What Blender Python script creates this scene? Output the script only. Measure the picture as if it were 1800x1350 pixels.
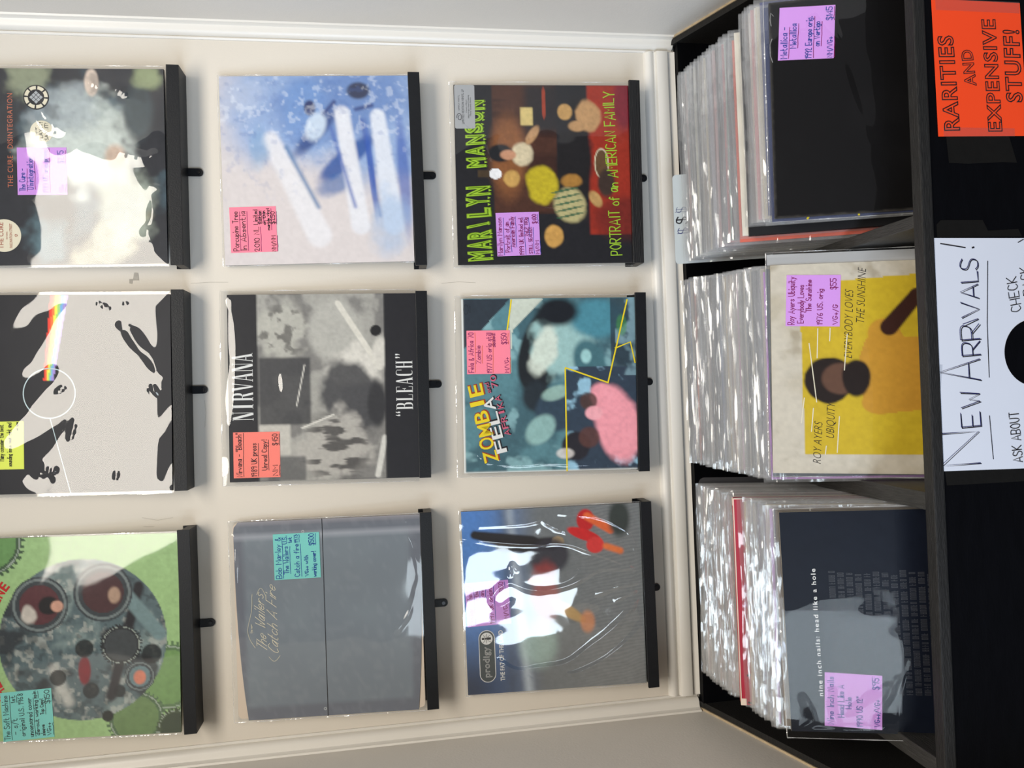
import bpy, bmesh, math, random
import numpy as np
from mathutils import Matrix, Vector, Euler
random.seed(7)
for o in list(bpy.data.objects): bpy.data.objects.remove(o)
S = bpy.context.scene
COL = S.collection
PI = math.pi

# ------------------------------------------------------------------ camera, world, lights, exposure
# phone held on its side: the picture's left is the room's up
PITCH, YAW, ROLL = math.radians(8.832), math.radians(0.338), math.radians(-2.178)
F_PX = 1336.86
fwd = Vector((math.sin(YAW)*math.cos(PITCH), math.cos(YAW)*math.cos(PITCH), -math.sin(PITCH)))
rt0 = Vector((math.cos(YAW), -math.sin(YAW), 0)); up0 = rt0.cross(fwd)
rt = math.cos(ROLL)*rt0 + math.sin(ROLL)*up0
up = -math.sin(ROLL)*rt0 + math.cos(ROLL)*up0
cd = bpy.data.cameras.new('camera'); cam = bpy.data.objects.new('camera', cd); COL.objects.link(cam)
cd.sensor_fit = 'HORIZONTAL'; cd.sensor_width = 36.0; cd.lens = F_PX/1800*36
cd.clip_start = 0.02; cd.clip_end = 50
cx, cy, cz = -up, rt, -fwd
cam.matrix_world = Matrix(((cx.x, cy.x, cz.x, 0.0), (cx.y, cy.y, cz.y, -1.34162), (cx.z, cy.z, cz.z, 0.0), (0, 0, 0, 1)))
S.camera = cam

W = bpy.data.worlds.new('shop_air'); S.world = W; W.use_nodes = True
bg = W.node_tree.nodes['Background']; bg.inputs[0].default_value = (0.95, 0.95, 1.0, 1); bg.inputs[1].default_value = 0.115

def area(name, loc, aim, sx, sy, radiance, color):
    l = bpy.data.lights.new(name, 'AREA'); l.shape = 'RECTANGLE'; l.size = sx; l.size_y = sy
    l.energy = radiance*sx*sy*PI; l.color = color
    o = bpy.data.objects.new(name, l); COL.objects.link(o); o.location = loc
    o.rotation_euler = (Vector(aim)-Vector(loc)).to_track_quat('-Z', 'Y').to_euler()
    return o
# fluorescent ceiling panel above the aisle, shop window far behind on the left
area('ceiling_panel_light', (0.16, -1.62, 1.20), (0.16, -1.62, 0), 1.40, 1.12, 12.5, (1.0, 0.93, 0.83))
area('shop_window_light', (-1.36, -3.5, 0.0), (-0.4, 0, -0.2), 0.62, 0.98, 8.8, (0.80, 0.92, 1.0))
area('shopfront_light', (-2.55, -2.55, 0.15), (0.3, 0, -0.2), 1.9, 1.7, 7.8, (0.76, 0.92, 1.16))

S.view_settings.view_transform = 'Standard'; S.view_settings.look = 'None'
S.view_settings.exposure = 0.0; S.view_settings.gamma = 1.0; S.view_settings.use_curve_mapping = False
try:
    S.cycles.transparent_max_bounces = 32; S.cycles.max_bounces = 8
except Exception: pass

# ------------------------------------------------------------------ colours and materials
def lin(c, g=1.0):
    out = []
    for v in c[:3]:
        v = v/255.0
        v = v/12.92 if v <= 0.04045 else ((v+0.055)/1.055)**2.4
        out.append(min(v*g, 0.92))
    return tuple(out)

_m = {}
def mat(name, rgb, rough=0.6, spec=0.5, noise=0.0, nscale=60, bump=0.0, bscale=200, metallic=0.0, stretch=None, raw=False, alpha=None):
    key = name
    if key in _m: return _m[key]
    m = bpy.data.materials.new(name); m.use_nodes = True; nt = m.node_tree; b = nt.nodes['Principled BSDF']
    c = rgb if raw else lin(rgb, 1.15)
    b.inputs['Base Color'].default_value = (*c, 1); b.inputs['Roughness'].default_value = rough
    b.inputs['Specular IOR Level'].default_value = spec; b.inputs['Metallic'].default_value = metallic
    tc = nt.nodes.new('ShaderNodeTexCoord'); mp = nt.nodes.new('ShaderNodeMapping'); nt.links.new(tc.outputs['Object'], mp.inputs[0])
    if stretch: mp.inputs['Scale'].default_value = stretch
    n = nt.nodes.new('ShaderNodeTexNoise'); n.inputs['Scale'].default_value = nscale; n.inputs['Detail'].default_value = 4
    nt.links.new(mp.outputs[0], n.inputs['Vector'])
    mx = nt.nodes.new('ShaderNodeMix'); mx.data_type = 'RGBA'
    mx.inputs['A'].default_value = (*[v*(1-noise) for v in c], 1); mx.inputs['B'].default_value = (*[min(v*(1+noise), 1) for v in c], 1)
    nt.links.new(n.outputs['Fac'], mx.inputs['Factor']); nt.links.new(mx.outputs['Result'], b.inputs['Base Color'])
    if bump:
        n2 = nt.nodes.new('ShaderNodeTexNoise'); n2.inputs['Scale'].default_value = bscale; n2.inputs['Detail'].default_value = 5
        nt.links.new(mp.outputs[0], n2.inputs['Vector'])
        bp = nt.nodes.new('ShaderNodeBump'); bp.inputs['Strength'].default_value = bump; bp.inputs['Distance'].default_value = 0.001
        nt.links.new(n2.outputs['Fac'], bp.inputs['Height']); nt.links.new(bp.outputs[0], b.inputs['Normal'])
    _m[key] = m
    return m

def printed(name, rough, bump):
    m = bpy.data.materials.new(name); m.use_nodes = True; nt = m.node_tree; b = nt.nodes['Principled BSDF']
    a = nt.nodes.new('ShaderNodeVertexColor'); a.layer_name = 'print'; nt.links.new(a.outputs[0], b.inputs['Base Color'])
    b.inputs['Roughness'].default_value = rough; b.inputs['Specular IOR Level'].default_value = 0.2
    n = nt.nodes.new('ShaderNodeTexNoise'); n.inputs['Scale'].default_value = 40
    tc = nt.nodes.new('ShaderNodeTexCoord'); nt.links.new(tc.outputs['Object'], n.inputs['Vector'])
    bp = nt.nodes.new('ShaderNodeBump'); bp.inputs['Strength'].default_value = bump; bp.inputs['Distance'].default_value = 0.002
    nt.links.new(n.outputs['Fac'], bp.inputs['Height']); nt.links.new(bp.outputs[0], b.inputs['Normal'])
    return m
M_PRINT = printed('printed_card', 0.45, 0.15)
M_PRINT_SHINE = printed('printed_card_glossy', 0.30, 0.1)

def film(name, refl=2.0, rough=0.03, haze=0.0, bump=0.5, scale=6.0, ridge=0.0, dist=0.004, stretch=(1, 1, 1), seed=0.0):
    m = bpy.data.materials.new(name); m.use_nodes = True; nt = m.node_tree
    for n in list(nt.nodes): nt.nodes.remove(n)
    N = nt.nodes.new; Lk = nt.links.new
    out = N('ShaderNodeOutputMaterial'); tr = N('ShaderNodeBsdfTransparent'); tr.inputs[0].default_value = (0.96, 0.965, 0.97, 1)
    gl = N('ShaderNodeBsdfGlossy'); gl.inputs['Roughness'].default_value = rough; gl.inputs['Color'].default_value = (1, 1, 1, 1)
    fr = N('ShaderNodeLayerWeight'); fr.inputs['Blend'].default_value = 0.5
    pw = N('ShaderNodeMath'); pw.operation = 'POWER'; pw.inputs[1].default_value = 5.0
    sc = N('ShaderNodeMath'); sc.operation = 'MULTIPLY_ADD'; sc.inputs[1].default_value = 0.96; sc.inputs[2].default_value = 0.04
    Lk(fr.outputs['Facing'], pw.inputs[0]); Lk(pw.outputs[0], sc.inputs[0])
    mu = N('ShaderNodeMath'); mu.operation = 'MULTIPLY'; mu.use_clamp = True; mu.inputs[1].default_value = refl
    mix = N('ShaderNodeMixShader'); tc = N('ShaderNodeTexCoord'); mp = N('ShaderNodeMapping'); mp.inputs['Scale'].default_value = stretch
    oi = N('ShaderNodeObjectInfo'); cb = N('ShaderNodeVectorMath'); cb.operation = 'SCALE'; cb.inputs[0].default_value = (3.1, 5.3, 7.7)
    Lk(oi.outputs['Random'], cb.inputs['Scale']); ad = N('ShaderNodeVectorMath'); ad.operation = 'ADD'; ad.inputs[1].default_value = (seed, seed, seed)
    Lk(tc.outputs['Object'], mp.inputs[0]); ad2 = N('ShaderNodeVectorMath'); ad2.operation = 'ADD'
    Lk(mp.outputs[0], ad.inputs[0]); Lk(ad.outputs[0], ad2.inputs[0]); Lk(cb.outputs[0], ad2.inputs[1])
    n = N('ShaderNodeTexNoise'); n.inputs['Scale'].default_value = scale; n.inputs['Detail'].default_value = 2.0; n.inputs['Roughness'].default_value = 0.45
    Lk(ad2.outputs[0], n.inputs['Vector'])
    h = n.outputs['Fac']
    if ridge:
        n2 = N('ShaderNodeTexNoise'); n2.noise_type = 'RIDGED_MULTIFRACTAL'; n2.inputs['Scale'].default_value = scale*1.3; n2.inputs['Detail'].default_value = 1.5
        Lk(ad2.outputs[0], n2.inputs['Vector'])
        ma = N('ShaderNodeMath'); ma.operation = 'MULTIPLY_ADD'; ma.inputs[1].default_value = ridge; Lk(n2.outputs['Fac'], ma.inputs[0]); Lk(h, ma.inputs[2]); h = ma.outputs[0]
    bp = N('ShaderNodeBump'); bp.inputs['Strength'].default_value = bump; bp.inputs['Distance'].default_value = dist
    Lk(h, bp.inputs['Height']); Lk(bp.outputs[0], gl.inputs['Normal']); Lk(bp.outputs[0], fr.inputs['Normal'])
    Lk(sc.outputs[0], mu.inputs[0]); Lk(mu.outputs[0], mix.inputs[0]); Lk(tr.outputs[0], mix.inputs[1]); Lk(gl.outputs[0], mix.inputs[2])
    last = mix.outputs[0]
    if haze:
        df = N('ShaderNodeBsdfDiffuse'); df.inputs[0].default_value = (0.86, 0.86, 0.85, 1); m2 = N('ShaderNodeMixShader'); m2.inputs[0].default_value = haze
        Lk(last, m2.inputs[1]); Lk(df.outputs[0], m2.inputs[2]); last = m2.outputs[0]
    Lk(last, out.inputs[0]); return m
FILM_CALM = film('clear_film_calm', 1.0, 0.05, 0.0, 0.25, 5)
FILM_SOFT = film('clear_film_soft', 1.3, 0.025, 0.0, 0.6, 7, dist=0.004)
FILM_WAVY = film('clear_film_wavy', 1.4, 0.02, 0.0, 1.0, 6, 0.0, 0.006)
FILM_FOLD = film('clear_film_folded', 2.7, 0.05, 0.0, 1.0, 9, 0.0, 0.006, (1, 1, 0.8))
FILM_BIN = film('worn_clear_film', 2.4, 0.10, 0.06, 1.0, 26, 0.22, 0.0092, (0.30, 1.5, 1.5))
FILM_FRONT = film('clear_film_front', 1.1, 0.04, 0.0, 0.9, 7, 0.15, 0.005)
M_SEAM_GLINT = film('film_seam_glint', 4.0, 0.08, 0.22, 1.0, 60, 0.3, 0.004)

BLACK = mat('black_lacquer', (0.009, 0.010, 0.012), 0.42, 0.25, 0.2, 80, 0.25, 500, raw=True)
BLACKG = mat('black_wood_grain', (0.007, 0.007, 0.008), 0.45, 0.5, 0.3, 30, 0.9, 60, stretch=(0.6, 8, 12), raw=True)
BINB = mat('black_painted_board', (0.0022, 0.0023, 0.0032), 0.5, 0.06, 0.4, 20, 0.35, 90, stretch=(1, 1, 4), raw=True)
RAIL = mat('scuffed_black_rail', (0.017, 0.0165, 0.016), 0.5, 0.2, 0.6, 160, 1.0, 260, stretch=(0.35, 3, 3), raw=True)
DIVM = mat('scuffed_black_divider', (0.026, 0.025, 0.023), 0.55, 0.4, 0.7, 90, 1.0, 160, stretch=(5, 0.5, 4), raw=True)
WALL = mat('wall_paint', (0.66, 0.61, 0.53), 0.55, 0.3, 0.025, 3, 0.22, 260, raw=True)
SIDE = mat('side_wall_paint', (0.62, 0.585, 0.53), 0.5, 0.3, 0.025, 3, 0.22, 260, raw=True)
TRIM = mat('trim_gloss_paint', (0.71, 0.68, 0.62), 0.33, 0.45, 0.02, 12, 0.15, 120, raw=True)
CAULK = mat('bare_edge_strip', (0.42, 0.33, 0.21), 0.8, 0.2, 0.35, 60, 0.8, 200, raw=True)
SCREW = mat('screw_steel_black', (0.02, 0.02, 0.022), 0.3, 0.6, metallic=0.6, raw=True)
PAPERW = mat('white_paper', (0.62, 0.645, 0.72), 0.6, 0.3, 0.03, 10, 0.2, 20, raw=True)
PAPERO = mat('orange_paper', (0.88, 0.065, 0.012), 0.6, 0.3, 0.03, 12, 0.1, 30, raw=True)
TAPEB = mat('black_tape', (0.006, 0.0055, 0.005), 0.5, 0.2, 0.3, 60, 0.5, 120, raw=True)
CLEART = film('clear_tape', 1.2, 0.12, 0.015, 0.2, 20)
TABM = mat('grey_plastic_tab', (0.42, 0.46, 0.47), 0.25, 0.5, 0.02, 20, raw=True)
TABD = mat('dark_plastic_tab', (0.022, 0.022, 0.026), 0.4, 0.5, raw=True)

def inkm(name, c, rough=0.6): return mat('ink_'+name, c, rough, 0.2, raw=True)
INK = {'blue': inkm('blue', (0.012, 0.05, 0.27)), 'navy': inkm('navy', (0.02, 0.025, 0.12)), 'black': inkm('black', (0.012, 0.012, 0.016)),
       'magenta': inkm('magenta', (0.20, 0.008, 0.10)), 'red': inkm('red', (0.5, 0.02, 0.02)), 'green': inkm('green', (0.30, 0.50, 0.03)),
       'white': inkm('white', (0.74, 0.74, 0.72)), 'rust': inkm('rust', (0.50, 0.15, 0.08)), 'yellow': inkm('yellow', (0.80, 0.62, 0.02)),
       'pink': inkm('pink', (0.62, 0.12, 0.20)), 'cream': inkm('cream', (0.72, 0.66, 0.5)), 'brick': inkm('brick', (0.33, 0.05, 0.02)),
       'grey': inkm('grey', (0.10, 0.10, 0.11)), 'orange': inkm('orange', (0.62, 0.12, 0.03)), 'steel': inkm('steel', (0.40, 0.42, 0.43))}
NOTE = {'purple': mat('note_purple', (0.60, 0.29, 0.72), 0.7, 0.2, 0.04, 8, raw=True), 'pink': mat('note_pink', (0.95, 0.25, 0.34), 0.7, 0.2, 0.03, 8, raw=True),
        'salmon': mat('note_salmon', (0.93, 0.24, 0.19), 0.7, 0.2, 0.03, 8, raw=True), 'teal': mat('note_teal', (0.20, 0.60, 0.55), 0.7, 0.2, 0.03, 8, raw=True),
        'yellow': mat('note_yellow', (0.76, 0.84, 0.13), 0.7, 0.2, 0.03, 8, raw=True)}

# ------------------------------------------------------------------ mesh helpers
def newobj(name, verts, faces, material, parent=None, smooth=False, loc=None, rot=None):
    me = bpy.data.meshes.new(name); me.from_pydata([tuple(v) for v in verts], [], [tuple(f) for f in faces]); me.update()
    if material: me.materials.append(material)
    if smooth: me.polygons.foreach_set('use_smooth', [True]*len(me.polygons))
    o = bpy.data.objects.new(name, me); COL.objects.link(o)
    if parent: o.parent = parent
    if loc: o.location = loc
    if rot: o.rotation_euler = rot
    return o
def boxvf(x0, x1, y0, y1, z0, z1):
    v = [(x0,y0,z0),(x1,y0,z0),(x1,y1,z0),(x0,y1,z0),(x0,y0,z1),(x1,y0,z1),(x1,y1,z1),(x0,y1,z1)]
    f = [(0,3,2,1),(4,5,6,7),(0,1,5,4),(1,2,6,5),(2,3,7,6),(3,0,4,7)]
    return v, f
def box(name, x0, x1, y0, y1, z0, z1, m, parent=None, bev=0.0):
    v, f = boxvf(x0, x1, y0, y1, z0, z1); o = newobj(name, v, f, m, parent)
    if bev:
        bm = bmesh.new(); bm.from_mesh(o.data); bmesh.ops.bevel(bm, geom=bm.edges[:], offset=bev, segments=2, affect='EDGES', profile=0.6)
        bm.to_mesh(o.data); bm.free()
    return o
def prism(name, poly, axis, a0, a1, m, parent=None, smooth=False):
    """poly: 2D ring; axis 'x': poly=(y,z); 'y': (x,z); 'z': (x,y)"""
    def P(p, a): return {'x': (a, p[0], p[1]), 'y': (p[0], a, p[1]), 'z': (p[0], p[1], a)}[axis]
    n = len(poly); v = [P(p, a0) for p in poly]+[P(p, a1) for p in poly]
    f = [tuple(range(n))[::-1], tuple(range(n, 2*n))]+[(i, (i+1) % n, n+(i+1) % n, n+i) for i in range(n)]
    o = newobj(name, v, f, m, parent)
    bm = bmesh.new(); bm.from_mesh(o.data); bmesh.ops.recalc_face_normals(bm, faces=bm.faces); bm.to_mesh(o.data); bm.free()
    if smooth:
        o.data.polygons.foreach_set('use_smooth', [True]*len(o.data.polygons)); 
        try: o.data.set_sharp_from_angle(angle=math.radians(35))
        except Exception: pass
    return o
def empty(name, loc, rot=(0, 0, 0)):
    o = bpy.data.objects.new(name, None); COL.objects.link(o); o.location = loc; o.rotation_euler = rot; o.empty_display_size = 0.05; return o
def tag(o, label=None, cat=None, group=None, kind=None):
    if label: o['label'] = label
    if cat: o['category'] = cat
    if group: o['group'] = group
    if kind: o['kind'] = kind
    return o
def struct(o): o['kind'] = 'structure'; return o
def flatpoly(name, pts, y, m, parent, th=0.0002):
    """flat plate in the x-z plane facing -y"""
    n = len(pts); v = [(p[0], y, p[1]) for p in pts]+[(p[0], y+th, p[1]) for p in pts]
    f = [tuple(range(n)), tuple(range(n, 2*n))[::-1]]+[(i, n+i, n+(i+1) % n, (i+1) % n) for i in range(n)]
    return newobj(name, v, f, m, parent)
def roundrect(x0, x1, z0, z1, r, k=5):
    out = []
    for cx_, cz_, a in ((x1-r, z1-r, 0), (x0+r, z1-r, 90), (x0+r, z0+r, 180), (x1-r, z0+r, 270)):
        for i in range(k+1):
            t = math.radians(a+90*i/k); out.append((cx_+r*math.cos(t), cz_+r*math.sin(t)))
    return out
def disc(cx_, cz_, r, n=40, r2=None): return [(cx_+r*math.cos(2*PI*i/n), cz_+(r2 or r)*math.sin(2*PI*i/n)) for i in range(n)]

# ------------------------------------------------------------------ handwriting: a single-stroke alphabet
GL = {'A': '023962 1454', 'B': '0209 0949584505 0545534202', 'C': '5839190605133253', 'D': '0209 0939574432 3202', 'E': '590902 52', 'F': '5909 0902 0545',
 'G': '583919060513324355 5535', 'H': '0902 5952 0555', 'I': '1912', 'J': '4943321203', 'K': '0902 5905 1552', 'L': '090252', 'M': '0209356962', 'N': '02095259',
 'O': '290704224254573929', 'P': '0209 0949584505', 'Q': '290704224254573929 3462', 'R': '0209 0949584505 2552', 'S': '58391907164554421203', 'T': '0959 3932',
 'U': '090422425459', 'V': '093269', 'W': '0922365269', 'X': '0962 6902', 'Y': '0935 6935 3532', 'Z': '09590252',
 'a': '461604123346 4642', 'b': '0902 042645432203', 'c': '452605032243', 'd': '4942 452605032243', 'e': '0444452605032243', 'f': '38291712 0636',
 'g': '452605032243 46412001', 'h': '0902 04264542', 'i': '1612 1819', 'j': '262110 2829', 'k': '0902 3604 1432', 'l': '1912', 'm': '0602 05163532 35466562',
 'n': '0602 04264542', 'o': '26050322434526', 'p': '0600 042645432203', 'q': '4640 452605032243', 'r': '0602 042645', 's': '45260534432203', 't': '19132242 0636',
 'u': '06032244 4642', 'v': '062246', 'w': '0612355266', 'x': '0642 4602', 'y': '0623 4600', 'z': '06460242',
 '0': '290704224254573929', '1': '071912', '2': '071939470252', '3': '0829483626 3654421203', '4': '42490454', '5': '5909 064654421203 0906', '6': '4917041242544505',
 '7': '095922', '8': '3617294957361422425436', '9': '5736160719495742', '-': '0545', '/': '0149', '.': '1213', ',': '1301', '!': '1915 1213', '+': '0444 2622',
 '&': '5217293804123254', '$': '58391907164554421203 3930', '"': '0907 2927', "'": '0907', ':': '1312 1615', '=': '0444 0646'}
GL['E'] = '5909 0902 0252 0545'
def chaikin(p):
    if len(p) < 3: return p
    q = [p[0]]
    for i in range(len(p)-1):
        a, b = p[i], p[i+1]
        q += [(a[0]*.75+b[0]*.25, a[1]*.75+b[1]*.25), (a[0]*.25+b[0]*.75, a[1]*.25+b[1]*.75)]
    q.append(p[-1]); return q
SHARP = set('AEFHIKLMNTVWXYZ147')
def glyph_strokes(text, shear=0.0, jit=0.25, rnd=random):
    x = 0.0; out = []
    for ch in text:
        if ch == ' ': x += 4.5; continue
        g = GL.get(ch, '0545'); wmax = 0; dy = rnd.uniform(-jit, jit)*0.6
        for st in g.split():
            pts = [(int(st[i]), int(st[i+1])-2) for i in range(0, len(st), 2)]
            wmax = max(wmax, max(p[0] for p in pts))
            pts = [(x+p[0]+rnd.uniform(-jit, jit)*.5+p[1]*shear, p[1]+dy+rnd.uniform(-jit, jit)*.5) for p in pts]
            if ch not in SHARP: pts = chaikin(pts)
            if len(pts) > 4 and ch not in SHARP: pts = chaikin(pts)
            out.append(pts)
        x += wmax+1.7
    return out, max(x-1.7, 1)
def ribbon(pts, w, V, F, y):
    n = len(pts)
    if n < 2: return
    base = len(V)
    for i in range(n):
        if i == 0: d = (pts[1][0]-pts[0][0], pts[1][1]-pts[0][1])
        elif i == n-1: d = (pts[-1][0]-pts[-2][0], pts[-1][1]-pts[-2][1])
        else: d = (pts[i+1][0]-pts[i-1][0], pts[i+1][1]-pts[i-1][1])
        L = math.hypot(*d) or 1; nx, nz = -d[1]/L, d[0]/L
        p = pts[i]
        if i == 0: p = (p[0]-d[0]/L*w*.4, p[1]-d[1]/L*w*.4)
        if i == n-1: p = (p[0]+d[0]/L*w*.4, p[1]+d[1]/L*w*.4)
        V.append((p[0]+nx*w/2, y, p[1]+nz*w/2)); V.append((p[0]-nx*w/2, y, p[1]-nz*w/2))
    for i in range(n-1):
        a = base+2*i; F.append((a+1, a+3, a+2, a))
class Ink:
    def __init__(s, y): s.V = []; s.F = []; s.y = y
    def line(s, pts, w): s.y -= 0.000002; ribbon(pts, w, s.V, s.F, s.y)
    def text(s, text, p0, p1, H, w, shear=0.0, jit=0.25):
        """baseline p0->p1, cap height H"""
        st, wid = glyph_strokes(text, shear, jit)
        dx, dz = p1[0]-p0[0], p1[1]-p0[1]; L = math.hypot(dx, dz); ux, uz = dx/L, dz/L; sx = L/wid; sy = H/7.0
        for pts in st: s.line([(p0[0]+ux*px*sx-uz*pz*sy, p0[1]+uz*px*sx+ux*pz*sy) for px, pz in pts], w)
    def obj(s, name, m, parent): return newobj(name, s.V, s.F, m, parent)

def type_text(name, text, p0, p1, H, m, parent, y, outline=0.0, shear=0.0, offset=0.0, spacing=1.0, kind_obj=True, ext=0.0):
    """printed lettering in the built-in typeface, fitted to a baseline p0->p1 and capital height H"""
    c = bpy.data.curves.new(name, 'FONT'); c.body = text; c.shear = 0; c.size = 1.0; c.space_character = spacing; c.resolution_u = 3; c.offset = offset
    if outline: c.fill_mode = 'NONE'; c.bevel_depth = outline; c.bevel_resolution = 0
    t = bpy.data.objects.new(name, c); COL.objects.link(t)
    dg = bpy.context.evaluated_depsgraph_get(); dg.update()
    me = bpy.data.meshes.new_from_object(t.evaluated_get(dg))
    bpy.data.objects.remove(t); bpy.data.curves.remove(c)
    n = len(me.vertices); co = np.empty(n*3, dtype=np.float32); me.vertices.foreach_get('co', co); co = co.reshape(-1, 3)
    x0, x1 = co[:, 0].min(), co[:, 0].max()
    cap = 0.70
    X = (co[:, 0]-x0)/(x1-x0); Z = co[:, 1]/cap
    dx, dz = p1[0]-p0[0], p1[1]-p0[1]; L = math.hypot(dx, dz); ux, uz = dx/L, dz/L
    a = X*L+Z*H*shear; b = Z*H
    out = np.empty((n, 3), dtype=np.float32); out[:, 0] = p0[0]+ux*a-uz*b; out[:, 2] = p0[1]+uz*a+ux*b
    out[:, 1] = y+co[:, 2]*(-0.01)
    me.vertices.foreach_set('co', out.ravel()); me.materials.clear(); me.materials.append(m); me.update(); me.name = name
    o = bpy.data.objects.new(name, me); COL.objects.link(o); o.parent = parent
    return o

# tall narrow slab-serif capitals, built letter by letter (x 0..1 wide, z 0..1 tall)
def serif_word(name, word, x0, x1, z0, z1, m, parent, y):
    V = []; F = []
    n = len(word); cw = (x1-x0)/n; H = z1-z0
    def q(i, pts):
        b = len(V)
        for px, pz in pts: V.append((x0+cw*(i+.06+.88*px), y, z0+H*pz))
        F.append(tuple(range(b, b+len(pts))))
    def R(i, a, b, c, d): q(i, [(a, c), (b, c), (b, d), (a, d)])
    def stem(i, c, w=.24, lo=0, hi=1):
        R(i, c-w/2, c+w/2, lo, hi); R(i, c-w/2-.09, c+w/2+.09, lo, lo+.03); R(i, c-w/2-.09, c+w/2+.09, hi-.03, hi)
    def bowl(i, xa, xb, lo, hi):
        k = 10
        for j in range(k):
            t0, t1 = -PI/2+PI*j/k, -PI/2+PI*(j+1)/k
            def pt(t, inner):
                ca = abs(math.cos(t)); w = .03+.21*ca if inner else 0
                return (xa+(xb-xa)*(ca**.6)-(w if inner else 0), (lo+hi)/2+((hi-lo)/2-(.03 if inner else 0))*(1 if t > 0 else -1)*abs(math.sin(t))**.6)
            q(i, [pt(t0, 0), pt(t1, 0), pt(t1, 1), pt(t0, 1)])
    for i, ch in enumerate(word):
        if ch == 'I': stem(i, .5, .3)
        elif ch == 'N': R(i, .1, .16, 0, 1); R(i, 0, .26, 0, .03); R(i, 0, .2, .97, 1); q(i, [(.08, 1), (.36, 1), (.92, 0), (.64, 0)]); R(i, .86, .92, 0, 1); R(i, .74, 1.02, .97, 1)
        elif ch == 'R': stem(i, .22); bowl(i, .34, .92, .5, 1); q(i, [(.5, .5), (.74, .5), (1.0, 0), (.74, 0)])
        elif ch == 'V': q(i, [(.06, 1), (.34, 1), (.62, 0), (.46, 0)]); q(i, [(.86, 1), (.93, 1), (.62, 0), (.54, 0)]); R(i, -.03, .42, .97, 1); R(i, .74, 1.03, .97, 1)
        elif ch == 'A': q(i, [(.4, 1), (.58, 1), (.96, 0), (.68, 0)]); q(i, [(.4, 1), (.48, 1), (.16, 0), (.08, 0)]); R(i, .24, .7, .3, .34); R(i, -.02, .26, 0, .03); R(i, .6, 1.04, 0, .03)
        elif ch == 'B': stem(i, .22); bowl(i, .34, .88, .5, 1); bowl(i, .34, .96, 0, .53)
        elif ch == 'L': stem(i, .28); R(i, .3, .92, 0, .03); q(i, [(.86, 0), (.92, 0), (.92, .26), (.88, .26)])
        elif ch == 'E': stem(i, .26); R(i, .3, .86, .97, 1); R(i, .3, .9, 0, .03); R(i, .3, .66, .49, .52); R(i, .8, .86, .78, 1); R(i, .84, .9, 0, .24); R(i, .6, .66, .4, .61)
        elif ch == 'C':
            k = 14
            for j in range(k):
                t0, t1 = PI*.22+PI*1.56*j/k, PI*.22+PI*1.56*(j+1)/k
                def pt(t, inn):
                    c_, s_ = math.cos(t), math.sin(t); w = .03+.22*max(0, -c_)
                    sg = 1 if c_ > 0 else -1
                    return (.52+.44*sg*abs(c_)**.6+(w if inn else 0), .5+(.5-(.03 if inn else 0))*(1 if s_ > 0 else -1)*abs(s_)**.6)
                q(i, [pt(t0, 0), pt(t1, 0), pt(t1, 1), pt(t0, 1)])
            R(i, .84, .92, .66, .94)
        elif ch == 'H': stem(i, .2, .22); stem(i, .8, .22); R(i, .25, .75, .49, .53)
        elif ch in '"`':
            for s in (.25, .65):
                if ch == '`': q(i, [(s, .78), (s+.2, .78), (s+.2, .92), (s, .92)]); q(i, [(s, .92), (s+.1, .92), (s+.2, 1.04), (s+.1, 1.04)])
                else: q(i, [(s, .88), (s+.2, .88), (s+.2, 1.02), (s, 1.02)]); q(i, [(s+.1, .88), (s+.2, .88), (s+.1, .76), (s, .76)])
    return newobj(name, V, F, m, parent)

# ------------------------------------------------------------------ printed fields (flat print, as colour on a fine grid)
NG = 150
gu, gv = np.meshgrid(np.linspace(0, 1, NG), np.linspace(0, 1, NG))     # u right, v up ; index [v,u]
def vnoise(fx, fy, seed):
    r = np.random.RandomState(seed); nx, ny = int(fx)+2, int(fy)+2; g = r.rand(ny, nx)
    X = gu*fx; Y = gv*fy; xi = X.astype(int); yi = Y.astype(int); tx = X-xi; ty = Y-yi; tx = tx*tx*(3-2*tx); ty = ty*ty*(3-2*ty)
    return (g[yi, xi]*(1-tx)+g[yi, xi+1]*tx)*(1-ty)+(g[yi+1, xi]*(1-tx)+g[yi+1, xi+1]*tx)*ty
def fbm(f, seed, oct=4, fy=None):
    s = 0; a = .5; t = 0
    for k in range(oct): s = s+a*vnoise(f*2**k, (fy or f)*2**k, seed+k*11); t += a; a *= .5
    return s/t
def ss(e0, e1, x): t = np.clip((x-e0)/(e1-e0), 0, 1); return t*t*(3-2*t)
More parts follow.
